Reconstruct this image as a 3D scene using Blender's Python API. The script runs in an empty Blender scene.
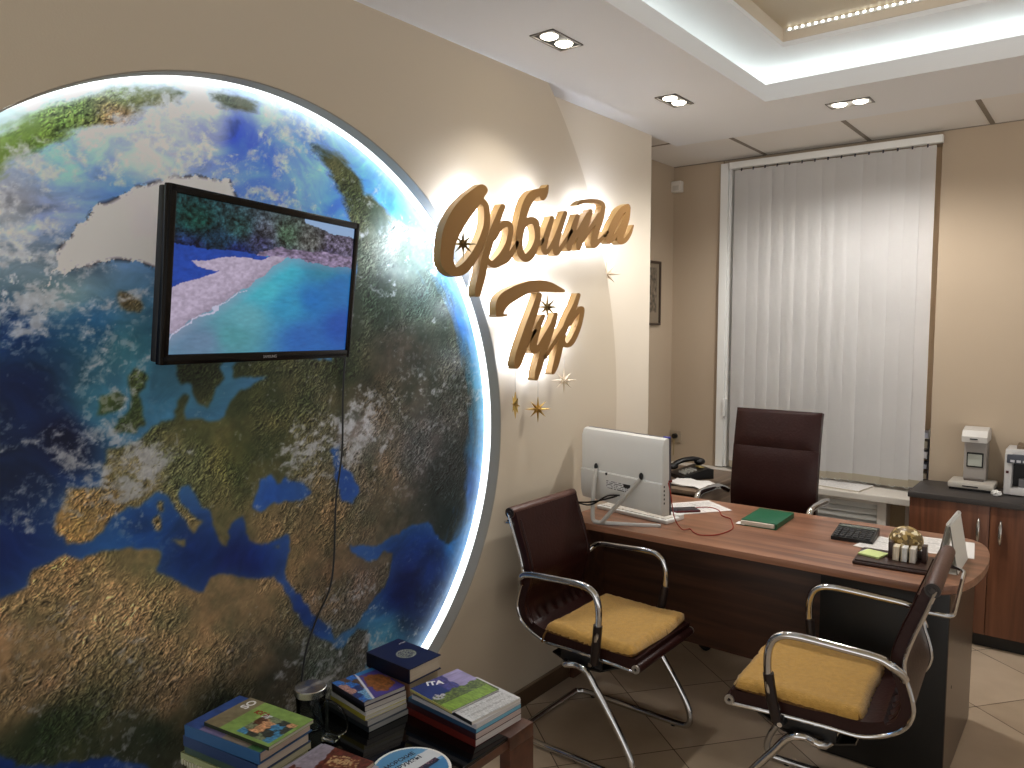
# An office corner: globe mural with a lit rim, wall sign, desk, chairs and a coffee table of magazines.
import bpy, bmesh, math, random
import numpy as np
from mathutils import Vector, Matrix, Euler
random.seed(7)
PI = math.pi
scene = bpy.context.scene
COL = scene.collection

# ---------------------------------------------------------------- materials
def lin(c):
    return tuple((v/255/12.92) if v/255 <= .04045 else ((v/255+.055)/1.055)**2.4 for v in c)
MATS = {}
def mat(name, rgb, rough=.5, metal=0., spec=.5, bump=0., bscale=60., var=0., vscale=8., emit=0., trans=0., ior=1.45, coat=0., stretch=None, sheen=0.):
    if name in MATS: return MATS[name]
    m = bpy.data.materials.new(name); m.use_nodes = True
    nt = m.node_tree; b = nt.nodes['Principled BSDF']
    c = lin(rgb)+(1,)
    b.inputs['Base Color'].default_value = c
    b.inputs['Roughness'].default_value = rough
    b.inputs['Metallic'].default_value = metal
    b.inputs['Specular IOR Level'].default_value = spec
    b.inputs['IOR'].default_value = ior
    b.inputs['Transmission Weight'].default_value = trans
    b.inputs['Coat Weight'].default_value = coat
    b.inputs['Sheen Weight'].default_value = sheen
    if emit:
        b.inputs['Emission Color'].default_value = c; b.inputs['Emission Strength'].default_value = emit
    if bump or var:
        tc = nt.nodes.new('ShaderNodeTexCoord'); src = tc.outputs['Object']
        if stretch:
            mp = nt.nodes.new('ShaderNodeMapping'); mp.inputs['Scale'].default_value = stretch
            nt.links.new(src, mp.inputs['Vector']); src = mp.outputs['Vector']
    if var:
        n = nt.nodes.new('ShaderNodeTexNoise'); n.inputs['Scale'].default_value = vscale; n.inputs['Detail'].default_value = 5
        nt.links.new(src, n.inputs['Vector'])
        r = nt.nodes.new('ShaderNodeValToRGB')
        r.color_ramp.elements[0].position = .3; r.color_ramp.elements[1].position = .7
        r.color_ramp.elements[0].color = tuple(v*(1-var) for v in c[:3])+(1,)
        r.color_ramp.elements[1].color = tuple(min(1, v*(1+var)) for v in c[:3])+(1,)
        nt.links.new(n.outputs['Fac'], r.inputs['Fac']); nt.links.new(r.outputs['Color'], b.inputs['Base Color'])
    if bump:
        n = nt.nodes.new('ShaderNodeTexNoise'); n.inputs['Scale'].default_value = bscale; n.inputs['Detail'].default_value = 4
        nt.links.new(src, n.inputs['Vector'])
        bp = nt.nodes.new('ShaderNodeBump'); bp.inputs['Strength'].default_value = bump; bp.inputs['Distance'].default_value = .01
        nt.links.new(n.outputs['Fac'], bp.inputs['Height']); nt.links.new(bp.outputs['Normal'], b.inputs['Normal'])
    MATS[name] = m; return m

def wood(name, dark, light, axis='X', rough=.4, scale=1., coat=0.):
    """streaky veneer: noise stretched along the grain"""
    if name in MATS: return MATS[name]
    m = bpy.data.materials.new(name); m.use_nodes = True
    nt = m.node_tree; b = nt.nodes['Principled BSDF']; L = nt.links.new
    tc = nt.nodes.new('ShaderNodeTexCoord'); mp = nt.nodes.new('ShaderNodeMapping')
    s = {'X': (1.2, 22, 22), 'Y': (22, 1.2, 22), 'Z': (22, 22, 1.2)}[axis]
    mp.inputs['Scale'].default_value = tuple(v*scale for v in s)
    L(tc.outputs['Object'], mp.inputs['Vector'])
    n = nt.nodes.new('ShaderNodeTexNoise'); n.inputs['Scale'].default_value = 1.; n.inputs['Detail'].default_value = 6; n.inputs['Distortion'].default_value = .6
    L(mp.outputs['Vector'], n.inputs['Vector'])
    r = nt.nodes.new('ShaderNodeValToRGB'); e = r.color_ramp.elements
    e[0].position = .32; e[0].color = lin(dark)+(1,); e[1].position = .68; e[1].color = lin(light)+(1,)
    L(n.outputs['Fac'], r.inputs['Fac']); L(r.outputs['Color'], b.inputs['Base Color'])
    b.inputs['Roughness'].default_value = rough; b.inputs['Coat Weight'].default_value = coat
    MATS[name] = m; return m

def vcol_mat(name, emit=0., rough=.5, spec=.3):
    """printed artwork: colours stored on the mesh"""
    if name in MATS: return MATS[name]
    m = bpy.data.materials.new(name); m.use_nodes = True
    nt = m.node_tree; b = nt.nodes['Principled BSDF']
    a = nt.nodes.new('ShaderNodeVertexColor'); a.layer_name = 'Col'
    nt.links.new(a.outputs['Color'], b.inputs['Base Color'])
    b.inputs['Roughness'].default_value = rough; b.inputs['Specular IOR Level'].default_value = spec
    if emit:
        nt.links.new(a.outputs['Color'], b.inputs['Emission Color']); b.inputs['Emission Strength'].default_value = emit
        b.inputs['Base Color'].default_value = (0, 0, 0, 1)
        nt.links.remove(b.inputs['Base Color'].links[0])
    MATS[name] = m; return m

def emission(name, rgb, strength):
    if name in MATS: return MATS[name]
    m = bpy.data.materials.new(name); m.use_nodes = True; nt = m.node_tree
    for n in list(nt.nodes):
        if n.type == 'BSDF_PRINCIPLED': nt.nodes.remove(n)
    e = nt.nodes.new('ShaderNodeEmission'); e.inputs['Color'].default_value = lin(rgb)+(1,); e.inputs['Strength'].default_value = strength
    nt.links.new(e.outputs[0], nt.nodes['Material Output'].inputs[0])
    MATS[name] = m; return m

# ---------------------------------------------------------------- objects
OFF = {}
def tag(o, label=None, cat=None, group=None, kind=None):
    if label: o['label'] = label
    if cat: o['category'] = cat
    if group: o['group'] = group
    if kind: o['kind'] = kind
    return o
def thing(name, label, cat, loc=(0, 0, 0), rz=0., group=None):
    o = bpy.data.objects.new(name, None); COL.objects.link(o)
    o.empty_display_size = .1
    o.location = loc; o.rotation_euler = (0, 0, rz)
    OFF[o.name] = Vector(loc)
    return tag(o, label, cat, group)
def link_mesh(name, me, parent=None, off=None):
    o = bpy.data.objects.new(name, me); COL.objects.link(o)
    if parent is not None: o.parent = parent
    OFF[o.name] = off if off is not None else (OFF.get(parent.name, Vector((0, 0, 0))) if parent is not None else Vector((0, 0, 0)))
    return o

class MB:
    """collects shapes, then becomes one mesh object"""
    def __init__(s): s.bm = bmesh.new()
    def merge(s, b2, M=None):
        if M is not None: bmesh.ops.transform(b2, matrix=M, verts=b2.verts)
        me = bpy.data.meshes.new('tmp'); b2.to_mesh(me); b2.free(); s.bm.from_mesh(me); bpy.data.meshes.remove(me)
    def box(s, x0, x1, y0, y1, z0, z1, bev=0., seg=2, M=None):
        b = bmesh.new(); bmesh.ops.create_cube(b, size=1)
        for v in b.verts:
            v.co = Vector((x0+(v.co.x+.5)*(x1-x0), y0+(v.co.y+.5)*(y1-y0), z0+(v.co.z+.5)*(z1-z0)))
        if bev: bmesh.ops.bevel(b, geom=list(b.edges), offset=bev, segments=seg, affect='EDGES', profile=.6)
        s.merge(b, M); return s
    def cyl(s, p0, p1, r0, r1=None, seg=20, bev=0.):
        r1 = r0 if r1 is None else r1
        p0 = Vector(p0); p1 = Vector(p1); d = p1-p0
        b = bmesh.new(); bmesh.ops.create_cone(b, cap_ends=True, segments=seg, radius1=r0, radius2=r1, depth=d.length)
        if bev:
            es = [e for e in b.edges if abs(e.verts[0].co.z-e.verts[1].co.z) < 1e-6]
            bmesh.ops.bevel(b, geom=es, offset=bev, segments=2, affect='EDGES', profile=.6)
        q = Vector((0, 0, 1)).rotation_difference(d.normalized()).to_matrix().to_4x4()
        s.merge(b, Matrix.Translation((p0+p1)/2) @ q); return s
    def ball(s, c, r, sc=(1, 1, 1), u=20, v=12):
        b = bmesh.new(); bmesh.ops.create_uvsphere(b, u_segments=u, v_segments=v, radius=r)
        s.merge(b, Matrix.Translation(c) @ Matrix.Diagonal((*sc, 1))); return s
    def lathe(s, prof, c=(0, 0, 0), seg=28, M=None):
        b = bmesh.new(); rings = []
        for r, z in prof:
            if r < 1e-5: rings.append([b.verts.new((0, 0, z))])
            else: rings.append([b.verts.new((r*math.cos(2*PI*i/seg), r*math.sin(2*PI*i/seg), z)) for i in range(seg)])
        for A, B in zip(rings, rings[1:]):
            for i in range(seg):
                j = (i+1) % seg
                if len(A) == 1 and len(B) == 1: continue
                if len(A) == 1: b.faces.new((A[0], B[j], B[i]))
                elif len(B) == 1: b.faces.new((A[i], A[j], B[0]))
                else: b.faces.new((A[i], A[j], B[j], B[i]))
        bmesh.ops.recalc_face_normals(b, faces=b.faces)
        s.merge(b, (Matrix.Translation(c) if M is None else M)); return s
    def tube(s, pts, r, seg=12, closed=False, smooth=4, flat=1., cap=True):
        P = [Vector(p) for p in pts]
        if smooth: P = spline(P, smooth, closed)
        n = len(P); rr = r if callable(r) else (lambda t: r)
        b = bmesh.new(); rings = []; up = None
        for i, p in enumerate(P):
            if closed: t = (P[(i+1) % n]-P[i-1]).normalized()
            else: t = (P[min(i+1, n-1)]-P[max(i-1, 0)]).normalized()
            if up is None:
                up = Vector((0, 0, 1)) if abs(t.z) < .9 else Vector((0, 1, 0))
            a = t.cross(up)
            if a.length < 1e-6: a = t.cross(Vector((1, 0, 0)))
            a.normalize(); up = a.cross(t).normalized()
            R = rr(i/(n-1))
            rings.append([b.verts.new(p+a*math.cos(2*PI*k/seg)*R+up*math.sin(2*PI*k/seg)*R*flat) for k in range(seg)])
        for i in range(n if closed else n-1):
            A = rings[i]; B = rings[(i+1) % n]
            sh = 0
            if closed and i == n-1:
                sh = min(range(seg), key=lambda q: (A[0].co-B[q].co).length)
            for k in range(seg):
                b.faces.new((A[k], A[(k+1) % seg], B[(k+1+sh) % seg], B[(k+sh) % seg]))
        if not closed and cap:
            b.faces.new(rings[0][::-1]); b.faces.new(rings[-1])
        bmesh.ops.recalc_face_normals(b, faces=b.faces)
        s.merge(b); return s
    def prism(s, poly, z0, z1, M=None, bev=0.):
        """extrude a plan polygon (x,y) from z0 to z1"""
        b = bmesh.new()
        A = [b.verts.new((x, y, z0)) for x, y in poly]; B = [b.verts.new((x, y, z1)) for x, y in poly]
        b.faces.new(A[::-1]); b.faces.new(B); n = len(poly)
        for i in range(n): b.faces.new((A[i], A[(i+1) % n], B[(i+1) % n], B[i]))
        bmesh.ops.recalc_face_normals(b, faces=b.faces)
        if bev:
            es = [e for e in b.edges if abs(e.verts[0].co.z-e.verts[1].co.z) < 1e-7]
            bmesh.ops.bevel(b, geom=es, offset=bev, segments=2, affect='EDGES', profile=.6)
        s.merge(b, M); return s
    def sweep(s, prof, y0, y1, ny=1, thick=.02, fn=None):
        """a sheet following prof [(x,z)] swept in y with thickness"""
        b = bmesh.new(); n = len(prof)
        nrm = []
        for i in range(n):
            a = Vector((prof[max(i-1, 0)][0], prof[max(i-1, 0)][1])); c = Vector((prof[min(i+1, n-1)][0], prof[min(i+1, n-1)][1]))
            t = (c-a).normalized(); nrm.append((-t.y, t.x))
        top, bot = [], []
        for j in range(ny+1):
            v = j/ny; y = y0+(y1-y0)*v
            for i in range(n):
                d = fn(i/(n-1), v) if fn else 0
                x, z = prof[i]; nx, nz = nrm[i]
                top.append(b.verts.new((x+nx*(thick/2+d), y, z+nz*(thick/2+d)))); bot.append(b.verts.new((x-nx*thick/2, y, z-nz*thick/2)))
        for j in range(ny):
            for i in range(n-1):
                q = [j*n+i, j*n+i+1, (j+1)*n+i+1, (j+1)*n+i]
                b.faces.new([top[k] for k in q]); b.faces.new([bot[k] for k in q[::-1]])
        for i in range(n-1):
            b.faces.new((top[i], bot[i], bot[i+1], top[i+1])); k = ny*n+i
            b.faces.new((top[k], top[k+1], bot[k+1], bot[k]))
        for j in range(ny):
            a = j*n; c = (j+1)*n
            b.faces.new((top[a], top[c], bot[c], bot[a])); b.faces.new((top[a+n-1], bot[a+n-1], bot[c+n-1], top[c+n-1]))
        bmesh.ops.recalc_face_normals(b, faces=b.faces)
        s.merge(b); return s
    def build(s, name, m, parent=None, off=None, smooth=True, ang=35, label=None):
        bm = s.bm
        o0 = off if off is not None else (OFF.get(parent.name, Vector((0, 0, 0))) if parent is not None else Vector((0, 0, 0)))
        o0 = Vector(o0)
        for v in bm.verts: v.co -= o0
        for f in bm.faces: f.smooth = smooth
        if smooth:
            for e in bm.edges:
                if len(e.link_faces) == 2 and e.calc_face_angle(0) > math.radians(ang): e.smooth = False
        me = bpy.data.meshes.new(name); bm.to_mesh(me); bm.free()
        me.materials.append(m)
        o = link_mesh(name, me, parent, o0)
        if parent is None: o.location = o0
        if label: o['label'] = label
        return o

def spline(P, k=4, closed=False):
    out = []; n = len(P)
    for i in range(n if closed else n-1):
        if closed: a, b, c, d = P[i-1], P[i], P[(i+1) % n], P[(i+2) % n]
        else: a, b, c, d = P[max(i-1, 0)], P[i], P[i+1], P[min(i+2, n-1)]
        for j in range(k):
            t = j/k
            out.append(.5*((2*b)+(c-a)*t+(2*a-5*b+4*c-d)*t*t+(3*b-a-3*c+d)*t**3))
    if not closed: out.append(P[-1])
    return out

def fillet(pts, r, k=5):
    """round the corners of a polyline"""
    P = [Vector(p) for p in pts]; out = [P[0]]
    for a, b, c in zip(P, P[1:], P[2:]):
        u = (a-b); v = (c-b); d = min(r, u.length*.49, v.length*.49)
        p = b+u.normalized()*d; q = b+v.normalized()*d
        for i in range(k+1):
            t = i/k; out.append((1-t)**2*p+2*t*(1-t)*b+t*t*q)
    out.append(P[-1]); return out

def struct(mb, name, m, smooth=False):
    return tag(mb.build(name, m, smooth=smooth), kind='structure')

def loops_mesh(loops, half):
    """flat outlines (with holes) given thickness 2*half, as a mesh in local xy"""
    cu = bpy.data.curves.new('outline', 'CURVE'); cu.dimensions = '2D'; cu.fill_mode = 'BOTH'; cu.extrude = half
    for lp in loops:
        sp = cu.splines.new('POLY'); sp.points.add(len(lp)-1)
        for i, (x, y) in enumerate(lp): sp.points[i].co = (x, y, 0, 1)
        sp.use_cyclic_u = True
    o = bpy.data.objects.new('outline', cu); COL.objects.link(o)
    dg = bpy.context.evaluated_depsgraph_get()
    me = bpy.data.meshes.new_from_object(o.evaluated_get(dg))
    bpy.data.objects.remove(o); bpy.data.curves.remove(cu)
    return me
# local (x,y,z) -> wall coordinates: x along world +Y, y up, z out of the wall (+X)
WALLM = Matrix(((0, 0, 1, 0), (1, 0, 0, 0), (0, 1, 0, 0), (0, 0, 0, 1)))
def wall_plate(name, loops, x0, x1, m, parent=None, origin=(0, 0, 0), ang=35):
    me = loops_mesh(loops, (x1-x0)/2)
    M = Matrix.Translation(Vector(((x0+x1)/2, 0, 0))-Vector(origin)) @ WALLM
    me.transform(M)
    bm = bmesh.new(); bm.from_mesh(me)
    bmesh.ops.remove_doubles(bm, verts=bm.verts, dist=1e-6)
    bmesh.ops.recalc_face_normals(bm, faces=bm.faces)
    for f in bm.faces: f.smooth = True
    for e in bm.edges:
        if len(e.link_faces) == 2 and e.calc_face_angle(0) > math.radians(ang): e.smooth = False
    bm.to_mesh(me); bm.free()
    me.materials.clear(); me.materials.append(m); me.name = name
    o = link_mesh(name, me, parent, Vector(origin))
    if parent is None: o.location = origin
    return o

def text_mesh(s, size, extrude=.0004, bold=0.):
    cu = bpy.data.curves.new('txt', 'FONT'); cu.body = s; cu.size = size; cu.extrude = extrude; cu.align_x = 'CENTER'; cu.align_y = 'CENTER'; cu.offset = bold
    o = bpy.data.objects.new('txt', cu); COL.objects.link(o)
    dg = bpy.context.evaluated_depsgraph_get(); me = bpy.data.meshes.new_from_object(o.evaluated_get(dg))
    bpy.data.objects.remove(o); bpy.data.curves.remove(cu); return me
def text(name, s, size, M, m, parent, bold=0., ext=.0004):
    me = text_mesh(s, size, ext, bold)
    me.transform(M); me.transform(Matrix.Translation(-OFF.get(parent.name, Vector((0, 0, 0)))))
    me.materials.clear(); me.materials.append(m); me.name = name
    return link_mesh(name, me, parent)

# ---------------------------------------------------------------- painted prints (numpy)
def hash2(ix, iy, seed):
    h = (ix.astype(np.int64)*374761393+iy.astype(np.int64)*668265263+seed*1442695041) & 0xffffffff
    h = ((h ^ (h >> 13))*1274126177) & 0xffffffff
    return ((h ^ (h >> 16)) & 0xffff)/65535.
def vnoise(x, y, seed=0):
    ix = np.floor(x); iy = np.floor(y); fx = x-ix; fy = y-iy
    fx = fx*fx*(3-2*fx); fy = fy*fy*(3-2*fy)
    a = hash2(ix, iy, seed); b = hash2(ix+1, iy, seed); c = hash2(ix, iy+1, seed); d = hash2(ix+1, iy+1, seed)
    return (a*(1-fx)+b*fx)*(1-fy)+(c*(1-fx)+d*fx)*fy
def fbm(x, y, seed=0, oct=4, gain=.5):
    s = 0.; a = 1.; t = 0.
    for i in range(oct):
        s = s+a*vnoise(x*2**i, y*2**i, seed+i*17); t += a; a *= gain
    return s/t
def inside(poly, x, y):
    r = np.zeros(x.shape, bool); n = len(poly)
    bx0 = min(p[0] for p in poly)-.01; bx1 = max(p[0] for p in poly)+.01; by0 = min(p[1] for p in poly)-.01; by1 = max(p[1] for p in poly)+.01
    for i in range(n):
        x0, y0 = poly[i]; x1, y1 = poly[(i+1) % n]
        if y0 == y1: continue
        c = ((y0 > y) != (y1 > y)) & (x < (x1-x0)*(y-y0)/(y1-y0)+x0)
        r ^= c
    return r
def blend_points(pts, x, y, p=3.2, eps=.02):
    W = 0.; V = 0.
    for q in pts:
        w = 1/((x-q[0])**2+(y-q[1])**2+eps*eps)**(p/2)
        W = W+w; V = V+w[..., None]*np.array(q[2:], float)
    return V/W[..., None]
def srgb_lin(c):
    c = np.clip(c, 0, 1); return np.where(c <= .04045, c/12.92, ((c+.055)/1.055)**2.4)
def set_cols(me, cols):
    a = me.color_attributes.new('Col', 'FLOAT_COLOR', 'POINT')
    buf = np.ones((len(cols), 4), np.float32); buf[:, :3] = srgb_lin(cols)
    a.data.foreach_set('color', buf.ravel()); me.color_attributes.active_color = a
def grid_mesh(name, co, nu, nv, keep=None):
    """co: (nv*nu,3) vertices in rows"""
    idx = np.arange(nu*nv).reshape(nv, nu)
    q = np.stack([idx[:-1, :-1], idx[:-1, 1:], idx[1:, 1:], idx[1:, :-1]], -1).reshape(-1, 4)
    if keep is not None: q = q[keep[q].all(1)]
    me = bpy.data.meshes.new(name)
    me.vertices.add(len(co)); me.vertices.foreach_set('co', np.asarray(co, np.float32).ravel())
    me.loops.add(q.size); me.loops.foreach_set('vertex_index', q.ravel().astype(np.int32))
    me.polygons.add(len(q)); me.polygons.foreach_set('loop_start', np.arange(0, q.size, 4, dtype=np.int32))
    me.update(calc_edges=True); me.validate(); return me
def painted_sheet(name, origin, eu, ev, paint, nu, nv, m, parent):
    """flat printed rectangle: paint(u,v) -> (n,3) srgb 0..1"""
    u, v = np.meshgrid(np.linspace(0, 1, nu), np.linspace(0, 1, nv)); u = u.ravel(); v = v.ravel()
    o = np.array(origin)-np.array(OFF.get(parent.name, Vector((0, 0, 0)))) if parent is not None else np.array(origin)
    co = o+u[:, None]*np.array(eu)+v[:, None]*np.array(ev)
    me = grid_mesh(name, co, nu, nv); set_cols(me, paint(u, v)); me.materials.append(m)
    return link_mesh(name, me, parent)

# ---------------------------------------------------------------- palette
M_wall = mat('wall paint', (198, 185, 165), rough=.75, bump=.05, bscale=180, spec=.2)
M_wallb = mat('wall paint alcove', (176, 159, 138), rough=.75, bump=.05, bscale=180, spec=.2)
M_ceil = mat('ceiling paint', (226, 227, 228), rough=.85, spec=.1)
M_ceiltile = mat('ceiling tile', (226, 222, 216), rough=.9, spec=.1, bump=.15, bscale=220)
M_tbar = mat('ceiling grid', (128, 118, 106), rough=.6)
M_grey = mat('rim side paint', (148, 143, 132), rough=.6)
M_white = mat('white plastic', (226, 226, 222), rough=.4)
M_offwhite = mat('warm white paint', (214, 208, 198), rough=.45)
M_black = mat('black plastic', (14, 14, 15), rough=.4)
M_gloss = mat('gloss black', (7, 7, 8), rough=.2, spec=.3)
M_chrome = mat('chrome', (205, 205, 205), rough=.09, metal=1)
M_steel = mat('brushed steel', (170, 170, 168), rough=.3, metal=1)
M_leather = mat('brown leather', (42, 18, 15), rough=.36, spec=.3, bump=.12, bscale=90, var=.15, vscale=14)
M_leather_roll = mat('brown leather roll', (84, 54, 45), rough=.42, bump=.12, bscale=90)
M_walnut = wood('walnut top', (112, 76, 58), (160, 114, 88), 'X', rough=.32)
M_walnut_dark = wood('walnut panel', (54, 31, 20), (90, 56, 37), 'X', rough=.45)
M_walnut_z = wood('walnut door', (82, 46, 28), (126, 80, 54), 'Z', rough=.4)
M_blackpanel = mat('black panel', (21, 19, 17), rough=.42)
M_dgrey = mat('dark grey worktop', (62, 58, 56), rough=.5)
M_tablewood = wood('table wood', (64, 36, 24), (96, 58, 40), 'X', rough=.4)
M_paper = mat('paper', (236, 234, 230), rough=.8, spec=.1)
M_pages = mat('book pages', (206, 198, 184), rough=.85, spec=.1, var=.12, vscale=30, stretch=(1, 1, 40))
M_print = vcol_mat('printed sheet', rough=.35)
M_gold = mat('gold letter face', (128, 94, 52), rough=.6, spec=.2)
M_goldstar = mat('gold star', (186, 152, 84), rough=.3, metal=.8)
M_palestar = mat('pale star', (222, 206, 182), rough=.35, metal=.3)
M_darkstar = mat('olive star', (112, 92, 52), rough=.35, metal=.6)

# ---------------------------------------------------------------- the room
HC, HT = 2.617, 2.645           # plaster ceiling, tile ceiling
YB = 4.735                      # back wall
GC, GR = (1.29, 1.218), 1.07    # centre (y, z) and radius of the round opening
ARC = 1.97                      # radius of the outer edge of the front panel

def tile_floor():
    m = bpy.data.materials.new('floor tile'); m.use_nodes = True; nt = m.node_tree; L = nt.links.new
    b = nt.nodes['Principled BSDF']; tc = nt.nodes.new('ShaderNodeTexCoord'); mp = nt.nodes.new('ShaderNodeMapping')
    mp.vector_type = 'POINT'
    # tiles lie diagonally: 0.4625 m squares turned by 51.7 degrees
    mp.inputs['Rotation'].default_value = (0, 0, math.radians(-51.7))
    L(tc.outputs['Object'], mp.inputs['Vector'])
    sx = nt.nodes.new('ShaderNodeSeparateXYZ'); L(mp.outputs['Vector'], sx.inputs[0])
    def math_(op, a, bb=None, **k):
        n = nt.nodes.new('ShaderNodeMath'); n.operation = op
        for i, v in enumerate((a, bb)):
            if v is None: continue
            if isinstance(v, (int, float)): n.inputs[i].default_value = v
            else: L(v, n.inputs[i])
        return n.outputs[0]
    def line(sock, off):
        t = math_('DIVIDE', math_('ADD', sock, off), .4625)
        f = math_('ABSOLUTE', math_('SUBTRACT', math_('FRACT', t), .5))   # .5 on a joint
        return math_('GREATER_THAN', f, .5-.0045), math_('FLOOR', t)
    # along the grid: first axis joints at 2.90+k*.4625, second at 1.075+k*.4625 (mirrored)
    gx, ix = line(sx.outputs['X'], -2.90+.4625*8)
    gy, iy = line(sx.outputs['Y'], -1.085+.4625*8)
    g = math_('MAXIMUM', gx, gy)
    cv = nt.nodes.new('ShaderNodeCombineXYZ'); L(ix, cv.inputs[0]); L(iy, cv.inputs[1])
    wn = nt.nodes.new('ShaderNodeTexWhiteNoise'); L(cv.outputs[0], wn.inputs['Vector'])
    no = nt.nodes.new('ShaderNodeTexNoise'); no.inputs['Scale'].default_value = 5; no.inputs['Detail'].default_value = 6
    L(tc.outputs['Object'], no.inputs['Vector'])
    k = math_('ADD', math_('MULTIPLY', wn.outputs['Value'], .35), math_('MULTIPLY', no.outputs['Fac'], .65))
    r = nt.nodes.new('ShaderNodeValToRGB'); e = r.color_ramp.elements
    e[0].position = .25; e[0].color = lin((168, 148, 124))+(1,); e[1].position = .75; e[1].color = lin((198, 178, 154))+(1,)
    L(k, r.inputs['Fac'])
    mx = nt.nodes.new('ShaderNodeMix'); mx.data_type = 'RGBA'
    L(g, mx.inputs['Factor']); L(r.outputs['Color'], mx.inputs[6]); mx.inputs[7].default_value = lin((70, 52, 38))+(1,)
    L(mx.outputs[2], b.inputs['Base Color']); b.inputs['Roughness'].default_value = .3
    return m
struct(MB().box(-.6, 4.6, -2.6, 5.3, -.1, 0), 'floor', tile_floor())

# left wall: recessed plaster plane and, in front of it, a panel with the round opening and an arc edge
struct(MB().box(-.6, -.09, -2.6, 3.755, 0, 2.8), 'wall_left', mat('wall paint recess', (214, 203, 186), rough=.75, bump=.05, bscale=180, spec=.2))  # coloured paler than the panel to bring out the arc edge
def circ(c, r, n=160, a0=0., a1=2*PI, end=False): return [(c[0]+r*math.cos(a0+(a1-a0)*i/(n if not end else n-1)), c[1]+r*math.sin(a0+(a1-a0)*i/(n if not end else n-1))) for i in range(n)]
a_top = math.asin((2.70-GC[1])/ARC); a_bot = -math.asin(GC[1]/ARC)
outer = [(-2.6, 0.)]+circ(GC, ARC, 60, a_bot, a_top, True)+[(-2.6, 2.70)]
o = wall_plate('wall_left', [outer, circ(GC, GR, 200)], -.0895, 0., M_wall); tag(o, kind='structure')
# the grey-painted inside of the opening, in front of the light
ringloops = [circ(GC, GR-.0005, 200), circ(GC, GR-.004, 200)]
o = wall_plate('trim_1', ringloops, -.05, -.001, M_grey); tag(o, kind='structure')
struct(MB().box(-.6, -.44, 3.755, 5.3, 0, 2.8), 'wall_alcove', M_wallb)
# back wall around the window opening
M_back = M_wallb
struct(MB().box(-.44, -.10, YB, 5.3, 0, 2.8).box(1.13, 4.6, YB, 5.3, 0, 2.8).box(-.10, 1.13, YB, 5.3, 0, .60).box(-.10, 1.13, YB+.02, 5.3, 2.60, 2.8), 'wall_back', M_back)
struct(MB().box(.985, 1.13, 4.93, 5.3, .60, 2.6).box(-.10, .985, 5.10, 5.3, .6, 2.6), 'wall_niche', mat('niche paint', (216, 188, 154), rough=.8))
# window behind the blinds
wf = MB()
for x0, x1, z0, z1 in ((-.10, -.03, .69, 2.6), (.92, .985, .69, 2.6), (.43, .49, .69, 2.6), (-.10, .985, .69, .76), (-.10, .985, 2.53, 2.6), (-.03, .92, 1.95, 2.01)):
    wf.box(x0, x1, 4.99, 5.05, z0, z1, .006)
w1 = wf.build('window_1', M_white); tag(w1, kind='structure')
MB().box(-.09, .975, 5.015, 5.02, .70, 2.59).build('window_pane', mat('night glass', (10, 13, 20), rough=.05), w1)
MB().cyl((-.075, 4.985, 1.06), (-.075, 4.985, 1.16), .008).build('window_hinge', M_offwhite, w1)
# white window surround at the left of the blinds, full height, with a small hinge
struct(MB().box(-.105, -.055, YB-.03, YB+.12, .69, 2.62, .004).box(-.055, -.035, YB-.012, YB+.12, .69, 2.60, .003), 'trim_2', M_white)
MB().box(-.058, -.040, YB-.045, YB-.012, 1.02, 1.13, .004).build('trim_3', M_white); tag(bpy.data.objects['trim_3'], kind='structure')
# window sill slab and the tan boxing with louvred cover below it
sl = struct(MB().box(-.42, 1.098, 4.455, 5.0, .645, .683, .006), 'sill_1', M_offwhite)
struct(MB().box(-.42, 1.098, 4.60, YB, 0, .645), 'wall_below_sill', mat('boxing paint', (176, 158, 130), rough=.7))
struct(MB().box(1.055, 1.098, 4.545, 4.60, 0, .645, .003), 'trim_4', M_offwhite)

# baseboards
bb = MB().box(0., .012, -2.6, 2.84, 0, .072, .003); struct(bb, 'baseboard_left', mat('brown skirting tile', (84, 64, 46), rough=.4))
struct(MB().box(0., .013, -2.6, 2.84, .072, .078, .002), 'baseboard_left_cap', mat('skirting cap', (120, 100, 78), rough=.4))

# ---- ceiling: plaster with a raised lit tray, tile strip along the back and the alcove
TX, TY = .61, 3.51              # inner corner of the tray lip
TX1, TY1 = 3.4, -1.9            # the far ends, outside the picture
def plan_plate(name, loops, z0, z1, m):
    me = loops_mesh(loops, (z1-z0)/2); me.transform(Matrix.Translation((0, 0, (z0+z1)/2)))
    me.materials.clear(); me.materials.append(m); me.name = name
    return tag(link_mesh(name, me), kind='structure')
rect = lambda x0, x1, y0, y1: [(x0, y0), (x1, y0), (x1, y1), (x0, y1)]
plan_plate('ceiling', [rect(-.10, 4.6, -2.6, 4.07), rect(TX, TX1, TY1, TY)], HC, HC+.075, M_ceil)
CX, CY = .31, 3.79              # back of the light cavity above the lip
IX, IY = .725, 3.39             # edge of the inner recess
z1, z2, z3 = HC+.075, 2.80, 2.875
struct(MB().box(CX-.03, CX, TY1-.3, CY, z1, z2+.12).box(CX-.03, TX1+.3, CY, CY+.03, z1, z2+.12).box(TX1+.3, TX1+.33, TY1-.3, CY, z1, z2+.12).box(CX, TX1+.3, TY1-.33, TY1-.3, z1, z2+.12), 'ceiling_cavity', M_ceil)
plan_plate('ceiling_tray', [rect(CX, TX1+.3, TY1-.3, CY), rect(IX, TX1-.1, TY1+.1, IY)], z2, z2+.02, M_ceil)
M_tan = mat('beige stretch ceiling', (196, 184, 160), rough=.5)
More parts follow.
